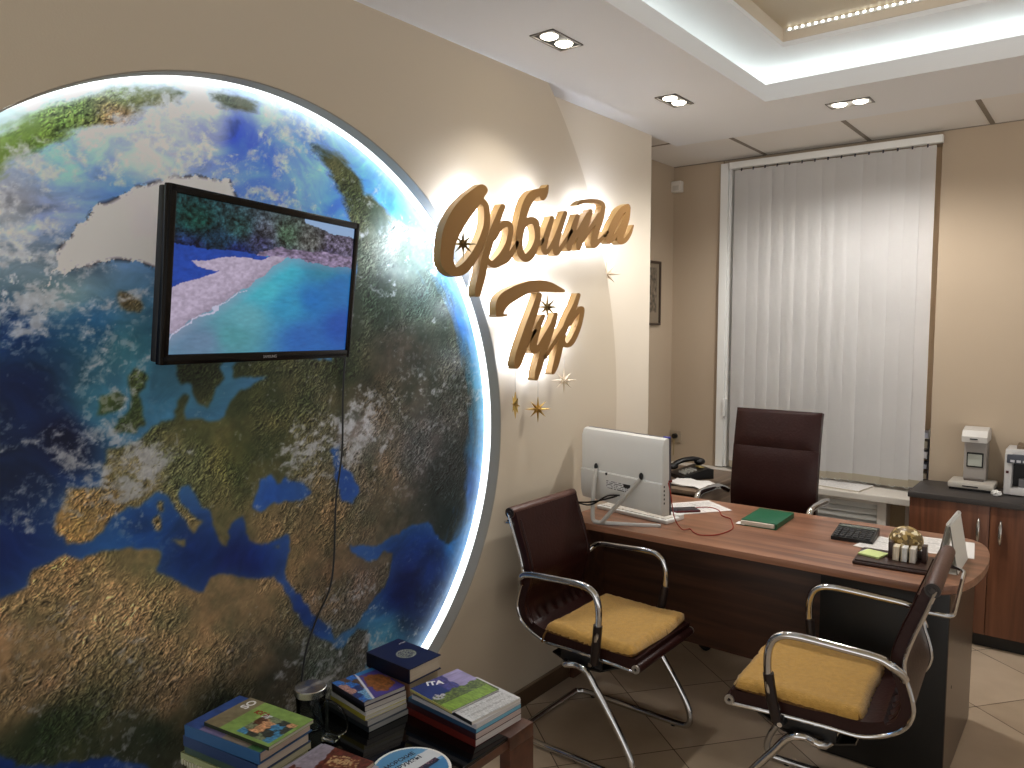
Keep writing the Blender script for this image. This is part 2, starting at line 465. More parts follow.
struct(MB().box(IX-.02, IX, TY1+.1, IY, z2+.021, z3).box(IX-.02, TX1-.1, IY, IY+.02, z2+.021, z3).box(TX1-.1, TX1-.08, TY1+.1, IY, z2+.021, z3).box(IX-.02, TX1-.08, TY1+.08, TY1+.1, z2+.021, z3), 'trim_5', mat('beige recess side', (206, 194, 176), rough=.6))
struct(MB().box(IX-.02, TX1-.08, TY1+.08, IY+.02, z3, z3+.02), 'ceiling_recess', M_tan)
# tile strip
struct(MB().box(-.6, 4.6, 3.74, 5.3, HT, HT+.03).box(-.6, 4.6, 4.07, 4.075, HC+.075, HT+.001), 'ceiling_tiles', M_ceiltile)
tb = MB()
for k in range(8):
    x = .174+.592*k; tb.box(x-.011, x+.011, 4.07, YB, HT-.003, HT+.002)
tb.box(-.44, -.09, 4.085, 4.10, HT-.003, HT+.002).box(-.44, 4.6, YB-.008, YB, HT-.004, HT+.002)
struct(tb, 'ceiling_grid', M_tbar)
LAND={'green_north':[(0.634,2.003),(0.678,2.05),(0.747,2.1),(0.826,2.148),(0.923,2.196),(1.006,2.222),(1.094,2.235),(1.14,2.235),(1.132,2.215),(1.033,2.187),(0.941,2.149),(0.874,2.097),(0.792,2.049),(0.726,2.006),(0.675,1.974),(0.629,1.907)],'siberia_north':[(1.164,2.241),(1.222,2.261),(1.29,2.265),(1.352,2.256),(1.342,2.233),(1.271,2.22),(1.188,2.228)],'brown_north':[(0.884,2.105),(0.921,2.129),(0.969,2.154),(1.018,2.168),(1.01,2.147),(0.947,2.124),(0.906,2.1)],'kamchatka':[(1.508,2.176),(1.549,2.176),(1.657,2.16),(1.724,2.1),(1.747,2.05),(1.832,2.015),(1.882,1.974),(2.044,1.941),(2.101,1.886),(2.101,1.817),(1.706,1.796),(1.675,1.979),(1.632,2.044),(1.601,2.108),(1.549,2.15)],'greenland':[(0.754,1.675),(0.78,1.766),(0.792,1.795),(0.828,1.84),(0.877,1.911),(0.939,1.943),(1.017,1.984),(1.086,2.014),(1.248,2.024),(1.308,1.89),(1.21,1.792),(1.091,1.758),(1.009,1.769),(0.933,1.785),(0.883,1.772),(0.847,1.76),(0.801,1.738),(0.779,1.751)],'iceland':[(0.922,1.674),(0.933,1.702),(0.95,1.699),(0.971,1.685),(0.986,1.668),(0.977,1.648),(0.948,1.65),(0.925,1.657)],'britain':[(0.964,1.502),(0.992,1.49),(0.987,1.465),(0.968,1.441),(0.977,1.397),(0.979,1.354),(0.943,1.34),(0.895,1.342),(0.917,1.374),(0.938,1.394),(0.947,1.435),(0.942,1.478)],'ireland':[(0.857,1.394),(0.872,1.434),(0.913,1.452),(0.929,1.43),(0.911,1.396),(0.876,1.385)],'norway':[(1.067,1.508),(1.08,1.448),(1.112,1.453),(1.126,1.399),(1.158,1.385),(1.181,1.441),(1.207,1.463),(1.2,1.502),(1.231,1.532),(1.068,1.538)],'denmark':[(1.071,1.404),(1.084,1.425),(1.105,1.42),(1.094,1.394),(1.09,1.361),(1.062,1.364)],'eurasia':[(0.875,1.26),(0.881,1.305),(0.942,1.304),(0.964,1.319),(1.024,1.364),(1.093,1.363),(1.157,1.343),(1.208,1.352),(1.228,1.391),(1.254,1.421),(1.308,1.441),(1.36,1.462),(1.286,1.462),(1.237,1.461),(1.239,1.497),(1.283,1.515),(1.4,1.527),(1.588,1.501),(1.675,1.696),(1.744,1.898),(1.868,1.959),(2.029,1.903),(2.151,1.82),(2.241,1.69),(2.311,1.521),(2.346,1.311),(2.333,1.15),(2.295,1.033),(2.246,0.94),(2.257,0.829),(2.181,0.772),(2.141,0.765),(2.088,0.804),(2.03,0.88),(1.944,0.882),(1.863,0.864),(1.778,0.844),(1.71,0.86),(1.651,0.878),(1.685,0.828),(1.733,0.797),(1.777,0.796),(1.809,0.822),(1.848,0.798),(1.834,0.732),(1.807,0.689),(1.755,0.655),(1.68,0.595),(1.586,0.573),(1.564,0.618),(1.49,0.705),(1.429,0.785),(1.405,0.827),(1.396,0.855),(1.417,0.911),(1.414,0.964),(1.374,0.964),(1.335,0.956),(1.279,0.969),(1.36,0.953),(1.293,0.96),(1.267,0.999),(1.268,1.032),(1.26,1.054),(1.233,1.051),(1.206,1.029),(1.208,0.98),(1.187,0.981),(1.171,1.028),(1.156,1.087),(1.124,1.116),(1.094,1.168),(1.067,1.176),(1.062,1.151),(1.091,1.099),(1.129,1.062),(1.115,1.039),(1.105,1.033),(1.09,1.061),(1.06,1.113),(1.038,1.14),(1.024,1.165),(1.002,1.169),(0.971,1.152),(0.942,1.143),(0.907,1.136),(0.879,1.127),(0.865,1.102),(0.837,1.08),(0.805,1.08),(0.773,1.079),(0.768,1.102),(0.747,1.117),(0.752,1.153),(0.778,1.188),(0.786,1.224),(0.836,1.212),(0.866,1.204),(0.865,1.235),(0.872,1.269)],'africa':[(0.595,0.976),(0.628,0.989),(0.662,0.989),(0.689,1.008),(0.699,1.038),(0.735,1.049),(0.771,1.059),(0.809,1.037),(0.855,1.04),(0.91,1.038),(0.974,1.023),(1.01,1.01),(1.006,0.989),(0.994,0.962),(1.03,0.93),(1.076,0.89),(1.132,0.861),(1.154,0.897),(1.184,0.905),(1.245,0.872),(1.309,0.854),(1.38,0.849),(1.322,0.85),(1.361,0.843),(1.384,0.806),(1.42,0.742),(1.457,0.67),(1.509,0.608),(1.563,0.567),(1.619,0.524),(1.68,0.581),(1.734,0.558),(1.726,0.45),(1.689,0.32),(1.595,0.041),(1.11,0.254),(0.957,0.418),(0.945,0.437),(0.922,0.459),(0.892,0.47),(0.853,0.501),(0.815,0.514),(0.756,0.534),(0.712,0.547),(0.65,0.577),(0.611,0.619),(0.58,0.633)],'sardinia':[(0.994,1.063),(0.988,1.094),(1.003,1.113),(1.014,1.1),(1.007,1.068)],'corsica':[(1.0,1.121),(1.007,1.146),(1.019,1.14),(1.016,1.118)],'sicily':[(1.038,1.03),(1.081,1.025),(1.073,0.999)],'cyprus':[(1.359,0.938),(1.378,0.941),(1.375,0.928)]}
SEA={'black_sea':[(1.292,1.09),(1.322,1.151),(1.361,1.163),(1.381,1.125),(1.394,1.133),(1.409,1.145),(1.427,1.127),(1.459,1.124),(1.502,1.086),(1.48,1.064),(1.417,1.065),(1.368,1.076),(1.319,1.055),(1.29,1.07)],'caspian':[(1.584,1.208),(1.613,1.222),(1.634,1.146),(1.668,1.122),(1.704,1.051),(1.668,1.013),(1.625,1.028),(1.612,1.085),(1.594,1.152)]}
OCEAN_COL=[(0.69,1.443,12,25,70),(0.772,1.339,8,15,55),(0.697,1.582,20,45,100),(0.829,1.604,50,80,125),(0.923,1.552,70,100,130),(0.869,1.428,60,95,130),(0.993,1.365,60,95,135),(0.788,1.7,110,120,135),(0.726,1.767,120,130,150),(0.691,1.9,140,150,160),(0.661,1.259,15,25,60),(0.694,1.062,12,30,90),(0.854,1.074,25,60,130),(0.93,1.083,20,50,120),(1.09,0.964,15,35,100),(1.211,0.904,10,20,85),(1.352,1.116,25,50,130),(1.451,0.744,15,25,90),(1.661,1.062,25,45,120),(1.883,0.619,10,20,70),(2.04,0.728,15,30,85),(2.18,0.773,30,80,160),(2.211,1.006,30,60,150),(1.784,0.466,60,90,130),(0.802,2.031,110,155,200),(0.965,1.959,80,125,190),(0.773,1.863,130,150,190),(1.02,2.043,150,170,200),(1.252,2.136,50,80,190),(1.347,2.067,70,110,205),(1.386,2.247,150,180,210),(1.489,2.119,100,145,205),(1.661,1.971,60,110,200),(2.003,1.848,40,110,220),(1.907,2.015,60,130,210),(2.161,1.707,30,90,200),(2.243,1.319,40,120,170),(2.272,1.157,40,110,180),(1.166,2.253,190,205,215),(0.902,2.216,200,215,220),(0.742,2.11,180,205,190),(1.163,2.173,150,170,210),(0.737,0.536,20,35,110),(1.105,2.161,160,175,205),(1.814,2.072,80,150,210),(1.307,1.861,60,110,200),(1.138,1.463,60,90,120)]
LAND_COL=[(0.685,0.87,128,102,66),(0.845,0.869,138,112,72),(0.979,0.991,132,110,66),(1.112,0.727,118,97,62),(1.274,0.796,112,94,62),(1.381,0.892,108,88,56),(0.755,0.947,124,100,62),(1.019,0.589,95,80,55),(0.701,0.741,110,88,58),(0.858,1.176,115,92,50),(0.785,1.115,150,112,56),(0.936,1.241,112,107,65),(1.072,1.248,95,100,60),(1.223,1.255,80,85,40),(1.133,1.323,85,90,45),(1.358,1.298,75,78,42),(1.469,1.381,65,70,40),(1.293,1.424,60,70,35),(1.585,1.371,75,75,50),(1.755,1.358,64,58,42),(1.898,1.525,65,62,50),(1.807,1.699,42,62,44),(2.001,1.704,55,75,60),(1.904,1.841,80,100,80),(1.628,1.467,50,60,35),(1.535,0.985,98,82,55),(1.795,1.074,85,75,58),(1.993,1.154,75,75,75),(1.709,1.26,110,105,100),(1.571,0.777,92,76,55),(1.697,0.708,80,70,60),(2.098,1.063,40,48,48),(2.152,0.859,36,48,48),(0.944,1.448,70,90,40),(0.881,1.427,70,95,40),(0.953,1.68,112,100,68),(0.884,1.801,190,182,188),(0.988,1.911,192,186,192),(1.152,1.876,190,184,190),(0.808,2.147,125,165,60),(0.719,2.061,115,165,50),(0.949,2.191,100,130,60),(0.947,2.142,135,105,70),(1.256,2.261,90,92,64),(1.604,2.138,88,96,55),(1.683,2.022,70,82,42),(1.857,1.907,130,150,130),(0.718,0.633,44,60,34),(0.96,0.506,45,56,40),(1.165,0.485,33,40,28),(1.37,0.512,60,60,50),(1.268,0.613,88,76,55),(1.738,0.518,80,80,75),(1.524,0.522,75,85,75),(1.124,1.491,40,50,25)]
CLOUD=[(1.022,2.094,0.72),(0.894,2.022,0.6),(1.16,2.092,0.55),(1.492,2.24,0.6),(0.79,1.747,0.6),(0.722,1.674,0.6),(0.88,1.703,0.5),(0.722,1.201,0.45),(0.767,1.217,0.5),(0.685,1.326,0.42),(0.99,1.273,0.75),(0.886,1.248,0.6),(1.708,1.225,0.66),(1.666,1.281,0.7),(1.994,1.228,0.36),(1.894,1.275,0.36),(1.464,1.223,0.6),(1.75,1.082,0.2),(1.567,0.643,0.3),(1.606,0.527,0.5),(1.785,0.539,0.5),(1.884,0.656,0.1),(1.116,0.842,0),(1.297,1.542,0.1),(1.47,1.443,0.15),(1.214,0.992,0.05),(1.901,1.701,0.18),(1.954,1.915,0.32),(2.051,1.594,0.18),(1.804,1.527,0.12),(1.132,1.295,0.2),(1.29,1.306,0.08),(1.098,1.188,0.18),(1.432,1.384,0.12),(1.576,0.977,0.08),(0.75,0.848,0.25),(0.842,0.791,0.2),(0.779,1.508,0.2),(0.692,1.466,0.1),(1.887,0.84,0.15),(2.153,0.937,0.1),(1.019,1.336,0.15),(0.848,0.92,0.1),(1.385,1.016,0.05),(0.874,1.554,0.35),(1.002,1.602,0.4),(0.908,0.551,0.3),(0.759,1.046,0.1),(0.799,1.96,0.5),(0.709,1.834,0.6),(1.311,1.976,0.5),(1.253,2.164,0.3),(0.808,2.147,0.25),(1.604,2.138,0.2),(0.937,1.905,0.05),(1.04,1.891,0.0),(0.861,1.8,0.1)]
LETTERS=[('orbita','o',[[(2.1636,2.1034,0.0181),(2.1053,2.0569,0.0268),(2.046,2.0028,0.0294),(1.997,1.9394,0.0268),(1.9748,1.8795,0.022),(1.9743,1.8273,0.0209),(2.0087,1.7988,0.0165),(2.0577,1.8115,0.0167),(2.1084,1.8535,0.0145),(2.151,1.9081,0.0122),(2.1819,1.9687,0.011),(2.1879,2.0122,0.011),(2.1804,2.0479,0.011),(2.1519,2.0615,0.0133),(2.1163,2.0523,0.015)]]),('orbita','er',[[(2.2812,2.0567,0.0094),(2.2538,2.013,0.0112),(2.2208,1.9539,0.0124),(2.1941,1.8961,0.0123),(2.1716,1.8453,0.0123),(2.1598,1.8017,0.0135),(2.1405,1.7518,0.0123),(2.1337,1.724,0.0098)],[(2.2266,1.9327,0.0087),(2.2688,1.9802,0.01),(2.3097,1.9956,0.0127),(2.3283,1.9764,0.0102),(2.3137,1.9242,0.0102),(2.2827,1.8775,0.0139),(2.2432,1.8435,0.0163),(2.2085,1.8383,0.0112),(2.189,1.8526,0.0074)],[(2.2482,1.8375,0.0088),(2.3042,1.8599,0.0102),(2.3387,1.8942,0.009),(2.3673,1.9286,0.0077)]]),('orbita','be',[[(2.5721,2.1749,0.0028),(2.5613,2.1541,0.0079),(2.5465,2.1323,0.0113),(2.5328,2.1193,0.0102)],[(2.5544,2.1532,0.0091),(2.5123,2.1391,0.0135),(2.474,2.1247,0.0156),(2.441,2.0967,0.0155),(2.4151,2.0578,0.0143),(2.3994,2.0122,0.0143),(2.3857,1.9671,0.0142),(2.3803,1.9283,0.0132),(2.3903,1.8905,0.0143),(2.4208,1.8732,0.0156),(2.4602,1.8927,0.0146),(2.4936,1.9374,0.0113),(2.5002,1.9774,0.0113),(2.4886,2.0157,0.0146),(2.4619,2.0231,0.0134),(2.4318,2.0128,0.01),(2.4086,1.9912,0.0077)],[(2.5004,1.9322,0.0079),(2.5228,1.9397,0.0068),(2.5374,1.9551,0.0068)]]),('orbita','ee',[[(2.602,2.0473,0.0087),(2.577,2.0016,0.0103),(2.5533,1.9536,0.0115),(2.5425,1.9184,0.0114),(2.5575,1.9023,0.0086),(2.5875,1.9247,0.0075),(2.623,1.9652,0.0076),(2.6538,2.0089,0.0082)],[(2.6986,2.0782,0.0088),(2.6694,2.028,0.0106),(2.6405,1.9726,0.0117),(2.6263,1.9305,0.0128),(2.6327,1.9064,0.0105),(2.6649,1.9305,0.0088),(2.707,1.9694,0.0077),(2.7445,2.0085,0.0072)]]),('orbita','te',[[(2.7912,2.0763,0.009),(2.7662,2.0316,0.0114),(2.7415,1.9813,0.0126),(2.7256,1.944,0.012),(2.7257,1.9291,0.0078)],[(2.7396,1.9511,0.0072),(2.7777,1.9904,0.0079),(2.8276,2.0436,0.0079),(2.8728,2.0925,0.008)],[(2.8959,2.1092,0.0086),(2.8675,2.0599,0.0111),(2.8337,2.0076,0.0122),(2.8059,1.9624,0.0134),(2.7983,1.9387,0.0085)],[(2.8206,1.9636,0.0073),(2.8681,2.0107,0.008),(2.9201,2.059,0.0081),(2.9674,2.1015,0.0088)],[(2.9997,2.1367,0.0088),(2.9833,2.0907,0.012),(2.9503,2.0369,0.0132),(2.9247,1.9908,0.0144),(2.9215,1.9623,0.0131),(2.9632,1.9814,0.0095),(3.0116,2.0122,0.0076),(3.0362,2.031,0.0064)],[(2.7852,2.1202,0.003),(2.8208,2.1372,0.0067),(2.8779,2.1496,0.0086),(2.9485,2.1558,0.01),(2.9909,2.1515,0.0101),(3.0022,2.137,0.0088)]]),('orbita','a',[[(3.222,2.1692,0.0093),(3.169,2.1432,0.0131),(3.1176,2.0971,0.0156),(3.0737,2.0454,0.0155),(3.0454,2.0042,0.0141),(3.0558,1.9877,0.0084),(3.0999,2.0153,0.0078),(3.1509,2.0625,0.0072),(3.2003,2.115,0.0073)],[(3.2262,2.163,0.0099),(3.2138,2.1151,0.0126),(3.184,2.0657,0.0139),(3.1544,2.0201,0.0145),(3.1497,1.9953,0.0118),(3.1986,2.0073,0.01),(3.2453,2.0447,0.0074),(3.2747,2.0845,0.0027)],[(3.0117,2.0096,0.0064),(3.0428,2.0104,0.0077)]]),('tur','te',[[(2.2426,1.6464,0.0047),(2.2726,1.6478,0.0047),(2.303,1.6504,0.0036)],[(2.2594,1.6577,0.0129),(2.2708,1.6872,0.02),(2.2965,1.7113,0.0249),(2.3497,1.7336,0.0252),(2.4196,1.7552,0.0232),(2.5027,1.7674,0.0237),(2.5785,1.7676,0.0209),(2.6401,1.7602,0.0135),(2.6862,1.7539,0.0072)],[(2.5135,1.7322,0.0113),(2.4892,1.6817,0.0137),(2.4527,1.6193,0.0155),(2.4168,1.5518,0.0172),(2.3884,1.4972,0.0172),(2.3703,1.4611,0.0135),(2.3653,1.4479,0.0073)],[(2.4178,1.524,0.008),(2.4528,1.5573,0.0068),(2.4842,1.5881,0.0075)]]),('tur','oo',[[(2.5407,1.6477,0.0076),(2.5139,1.613,0.0113),(2.4843,1.563,0.0138),(2.4717,1.5258,0.0138),(2.4823,1.5067,0.0107),(2.5142,1.5247,0.0095),(2.5574,1.5683,0.0083),(2.6015,1.6128,0.0077)],[(2.6317,1.6548,0.0091),(2.6072,1.6096,0.0116),(2.5696,1.549,0.0134),(2.5381,1.4923,0.0134),(2.5113,1.4362,0.0121),(2.4932,1.3959,0.0082)]]),('tur','er',[[(2.8023,1.7402,0.0087),(2.7699,1.6893,0.0107),(2.7283,1.639,0.0119),(2.6933,1.5863,0.0119),(2.6681,1.5341,0.0125),(2.6477,1.4822,0.0124),(2.6274,1.4372,0.0111),(2.6117,1.4132,0.0072)],[(2.7345,1.6125,0.0073),(2.7824,1.658,0.0094),(2.8253,1.6814,0.0115),(2.8281,1.653,0.0095),(2.8075,1.6056,0.0101),(2.7724,1.5587,0.0114),(2.7389,1.5305,0.0114),(2.7056,1.5253,0.0086),(2.689,1.5435,0.0066)],[(2.5557,1.4789,0.007),(2.6021,1.5225,0.0071),(2.6586,1.5722,0.0078),(2.7049,1.6112,0.0079)]])]

# ---------------------------------------------------------------- globe mural
XM = -.0875
NM = 680
def blur(a, r):
    for ax in (0, 1):
        for _ in range(2):
            pad = [(0, 0), (0, 0)]; pad[ax] = (r+1, r); c = np.cumsum(np.pad(a, pad, mode='edge'), ax)
            n = a.shape[ax]; hi = np.take(c, np.arange(2*r+1, 2*r+1+n), ax); lo = np.take(c, np.arange(0, n), ax); a = (hi-lo)/(2*r+1)
    return a
def paint_globe(Y, Z):
    Y = Y.reshape(NM, NM); Z = Z.reshape(NM, NM)
    wy = Y+(fbm(Y*42, Z*42, 3)-.5)*.022; wz = Z+(fbm(Y*42, Z*42, 9)-.5)*.022
    land = np.zeros(Y.shape); soft = np.zeros(Y.shape); ice = np.zeros(Y.shape)
    for k, p in LAND.items():
        m = inside(p, wy, wz)
        if k in ('green_north', 'siberia_north', 'brown_north', 'kamchatka'): soft = np.maximum(soft, m)
        elif k == 'greenland': ice = np.maximum(ice, m)
        else: land = np.maximum(land, m)
    for k, p in SEA.items(): land = land*(1-inside(p, wy, wz))
    shore = blur(np.maximum(land, ice), 16)
    land = blur(land, 1)
    a = np.arctan2(Z-GC[1], Y-GC[0]); r = np.hypot(Y-GC[0], Z-GC[1])/GR
    # the northern coasts dissolve into streaky haze along the rim
    sb = blur(soft, 5); soft = np.clip(sb*1.7-.35+(fbm(a*22, r*80, 71, 5, .6)-.5)*1.5*(sb > .02), 0, 1)
    sx = Y+(fbm(Y*3.5, Z*3.5, 31, 4)-.5)*.30; sz = Z+(fbm(Y*3.5, Z*3.5, 37, 4)-.5)*.30
    oc = blend_points(OCEAN_COL, Y+(sx-Y)*.35, Z+(sz-Z)*.35)/255; tp = np.clip((Z-1.55)/.35, 0, 1)[..., None]; oc = oc*(np.array([.66, .90, .80])*(1-tp)+np.array([1.02, .99, 1.02])*tp); lc = blend_points(LAND_COL, Y, Z)/255; cd = blend_points(CLOUD, Y, Z)[..., 0]
    sw = fbm(sx*9, sz*16, 21, 6, .6)-.5
    oc = oc*1.12*(1+.9*sw[..., None])+.012
    sh = np.clip(shore*1.5, 0, 1)*.36*(.5+fbm(Y*10, Z*10, 43, 3)); oc = oc*(1-sh[..., None])+np.array([.27, .42, .60])*sh[..., None]
    g = lc.mean(-1, keepdims=True); lc = lc*.74+g*.26
    # crumpled land relief, ridges running up to the right; some regions stay smooth
    t = .6; u = wy*math.cos(t)+wz*math.sin(t); v = -wy*math.sin(t)+wz*math.cos(t)
    height = lambda u, v: 1-np.abs(2*fbm(u*30, v*72, 40, 5, .66)-1)
    d = .0024; slope = height(u, v)-height(u+d*.6, v-d)
    R = np.clip((fbm(Y*6, Z*6, 77, 5, .6)-.40)*4.2, .06, 1.0)
    k = 1.0+np.clip(slope*3.2, -.70, .85)*R
    tone = fbm(Y*16, Z*16, 61, 5, .6)-.5; tone2 = fbm(Y*60, Z*60, 67, 3)-.5
    dk = .74+.20*np.clip((lc[..., 0]-lc[..., 1])*9+.2, 0, 1); lc = lc*dk[..., None]*1.10*(k*(1+.30*tone2))[..., None]*(1+tone[..., None]*np.array([.75, .5, .5]))
    land = land*np.clip(1-(r-.885+(fbm(a*10, r*40, 97, 4)-.5)*.12)/.085, 0, 1)
    col = oc*(1-land[..., None])+lc*land[..., None]
    sl = soft[..., None]; col = col*(1-sl)+lc*1.05*sl
    # ice cap: flat white with a ragged dark rocky coast
    ib = blur(ice, 3); edge = np.clip(1-np.abs(ib-.5)*3.2, 0, 1)*(fbm(Y*70, Z*70, 53, 4, .65) > .50)
    icec = np.array([.80, .79, .825])*(.95+.10*fbm(Y*8, Z*8, 57, 3))[..., None]
    col = col*(1-ice[..., None])+icec*ice[..., None]
    col = col*(1-.75*edge[..., None])+np.array([.16, .15, .17])*.75*edge[..., None]
    # clouds
    st = .5; cu = sx*math.cos(st)+sz*math.sin(st); cv = -sx*math.sin(st)+sz*math.cos(st)
    f = fbm(cu*11, cv*20, 5, 6, .64)*.52+fbm(wy*48, wz*60, 15, 5, .68)*.48
    al = np.clip((f-(.725-cd*.48))*7, 0, 1)*(.93-.25*(1-cd))
    spk = np.clip((fbm(wy*75, wz*75, 25, 3, .6)-.60)*9, 0, 1)*np.clip((fbm(sx*7, sz*7, 26, 3)-.42)*6, 0, 1)*np.clip(cd*2.2-.25, 0, 1)*(Z < 1.75)
    al = np.maximum(al, spk*.85)
    cc = np.array([.77, .785, .815])*(.80+.4*fbm(Y*70, Z*70, 8, 4, .6))[..., None]*(.74+.26*np.clip((Z-1.2)/.6, 0, 1))[..., None]
    col = col*(1-al[..., None])+cc*al[..., None]
    # streaky pale atmosphere towards the rim
    at = np.clip((r-.905)/.095, 0, 1)**1.6*.52*(.45+1.1*fbm(a*14, r*90, 91, 5, .6)); at = np.clip(at, 0, 1)[..., None]
    col = col*(1-at)+np.array([.68, .77, .82])*at
    return np.clip(col*1.28, 0, 1).reshape(-1, 3)
yy, zz_ = np.meshgrid(np.linspace(GC[0]-GR, GC[0]+GR, NM), np.linspace(GC[1]-GR, GC[1]+GR, NM)); yy = yy.ravel(); zz_ = zz_.ravel()
mco = np.stack([np.full(yy.shape, XM), yy, zz_], 1)
keep = np.hypot(yy-GC[0], zz_-GC[1]) < GR+.002
me = grid_mesh('globe_mural', mco-np.array([XM, GC[0], GC[1]]), NM, NM, keep)
set_cols(me, paint_globe(yy, zz_)); me.materials.append(vcol_mat('mural print', rough=.38, spec=.35))
bm = bmesh.new(); bm.from_mesh(me)
bmesh.ops.delete(bm, geom=[v for v in bm.verts if not v.link_faces], context='VERTS'); bm.to_mesh(me); bm.free()
gm = link_mesh('globe_mural', me, None, Vector((XM, GC[0], GC[1]))); gm.location = (XM, GC[0], GC[1])
tag(gm, 'huge round satellite picture of the Earth set into the left wall', 'mural')
# LED strip round the inside of the opening
lr = wall_plate('light_ring', [circ(GC, GR-.0005, 220), circ(GC, GR-.0045, 220)], -.086, -.052, emission('rim led', (246, 250, 252), 2.3), origin=(-.07, GC[0], GC[1]))
tag(lr, 'thin white glowing light strip around the rim of the globe picture', 'light')

# ---------------------------------------------------------------- wall sign: strokes -> outlines
def marching(F, xs, ys):
    segs = {}
    ny, nx = F.shape
    def pt(i0, j0, i1, j1):
        a = F[j0, i0]; b = F[j1, i1]; t = a/(a-b)
        return (xs[i0]+(xs[i1]-xs[i0])*t, ys[j0]+(ys[j1]-ys[j0])*t)
    nxt = {}
    pos = {}
    neg = F < 0
    for j in range(ny-1):
        for i in range(nx-1):
            c = (neg[j, i], neg[j, i+1], neg[j+1, i+1], neg[j+1, i])
            if all(c) or not any(c): continue
            E = [((i, j), (i+1, j)), ((i+1, j), (i+1, j+1)), ((i+1, j+1), (i, j+1)), ((i, j+1), (i, j))]
            st = [k for k in range(4) if c[k] and not c[(k+1) % 4]]; en = [k for k in range(4) if not c[k] and c[(k+1) % 4]]
            if len(st) == 2: en = [(k+1) % 4 for k in st] if True else en
            for a, b in zip(st, en):
                ka = frozenset(E[a]); kb = frozenset(E[b])
                for kk, ee in ((ka, E[a]), (kb, E[b])):
                    if kk not in pos: pos[kk] = pt(*ee[0], *ee[1])
                nxt[ka] = kb
    loops = []
    while nxt:
        k0 = next(iter(nxt)); lp = []; k = k0
        while k in nxt:
            lp.append(pos[k]); k = nxt.pop(k)
        if len(lp) > 8: loops.append(lp)
    return loops
def smooth_loop(lp, it=2, step=2):
    P = np.array(lp)
    for _ in range(it): P = .25*np.roll(P, 1, 0)+.5*P+.25*np.roll(P, -1, 0)
    return [tuple(p) for p in P[::step]]
def letter_field(strokes, sy, cell=.0026):
    pts = []
    for s in strokes:
        P = [Vector((y*sy, z, r)) for y, z, r in s]
        pts += [tuple(p) for p in spline(P, 10)]
    pts = np.array(pts)
    lo = pts[:, :2].min(0)-.05; hi = pts[:, :2].max(0)+.05
    xs = np.arange(lo[0], hi[0], cell*.7); ys = np.arange(lo[1], hi[1], cell)
    X, Yg = np.meshgrid(xs, ys); F = np.full(X.shape, 9.)
    for px_, pz, r in pts: F = np.minimum(F, np.hypot(X-px_, Yg-pz)-r)
    return F, xs, ys
M_halo = emission('letter back light', (222, 234, 255), 30.0)
RAT = {('orbita', 'o'): .63, ('orbita', 'er'): .615, ('orbita', 'be'): .59, ('orbita', 'ee'): .565, ('orbita', 'te'): .545, ('orbita', 'a'): .52, ('tur', 'te'): .585, ('tur', 'oo'): .57, ('tur', 'er'): .55}
W1 = thing('wall_sign', 'upper word of the gold back-lit script sign, reading Орбита', 'sign', (.035, 2.05, 1.75))
W2 = thing('wall_sign', 'lower, shorter word of the gold back-lit script sign, reading Тур', 'sign', (.035, 2.40, 1.40))
M_goldside = mat('gold letter side', (160, 128, 80), rough=.5, metal=.1)
for word, lt, strokes in LETTERS:
    root = W1 if word == 'orbita' else W2
    sy = RAT[(word, lt)]
    F, xs, ys = letter_field(strokes, sy)
    loops = [[(x/sy, y) for x, y in smooth_loop(l)] for l in marching(F, xs, ys)]
    lo = wall_plate('letter', loops, .041, .075, M_gold, root, origin=OFF[root.name])
    lo.data.materials.append(M_goldside)
    for p in lo.data.polygons:
        if abs(p.normal.x) < .5: p.material_index = 1
    inner = [[(x/sy, y) for x, y in smooth_loop(l)] for l in marching(F+.004, xs, ys)]
    inner = [l for l in inner if len(l) > 6]
    wall_plate('back_light', inner, .034, .0405, M_halo, lo, origin=OFF[root.name])

# ---- hanging stars
def star_mesh(r, turn, origin, thick=.36, n=8):
    b = bmesh.new(); f = b.verts.new((r*thick*.5, 0, 0)); k = b.verts.new((-r*thick*.5, 0, 0)); ring = []
    for i in range(2*n):
        a = PI/2+i*PI/n; q = (r if (i//2) % 2 == 0 else r*.80) if i % 2 == 0 else r*.25
        ring.append(b.verts.new((0, q*math.cos(a), q*math.sin(a))))
    for i in range(2*n):
        j = (i+1) % (2*n); b.faces.new((f, ring[i], ring[j])); b.faces.new((k, ring[j], ring[i]))
    bmesh.ops.recalc_face_normals(b, faces=b.faces)
    bmesh.ops.transform(b, matrix=Matrix.Rotation(turn, 4, 'Z'), verts=b.verts)
    me = bpy.data.meshes.new('star'); b.to_mesh(me); b.free(); return me
def star(c, r, m, label, up, turn=-.75):
    t = thing('star_ornament', label, 'star', c, 0, 'small hanging stars of the wall sign')
    me = star_mesh(r, turn, c); me.materials.append(m); link_mesh('star_body', me, t)
    mb = MB(); mb.cyl((c[0], c[1], c[2]+r*.9), (c[0], c[1], c[2]+r+up), .0012, seg=6); mb.build('thread', mat('thread', (196, 190, 180), rough=.6), t)
star((.070, 2.06, 1.90), .058, M_darkstar, 'small brass star hanging inside the big gold letter О', .075)
star((.072, 2.573, 1.685), .055, M_darkstar, 'small brass star hanging beside the stem of the gold letter Т', .062)
star((-.035, 3.212, 1.855), .074, M_palestar, 'pale star hanging below the last letter а of the upper word', .15)
star((.04, 2.40, 1.295), .058, M_goldstar, 'gold star turned edge-on, hanging left below the lower word', .12, turn=1.02)
star((.04, 2.553, 1.264), .058, M_goldstar, 'shiny gold star seen face-on, lowest of the hanging stars', .105)
star((.04, 2.743, 1.373), .058, M_palestar, 'pale cream star just right of the end of the lower word', .04)

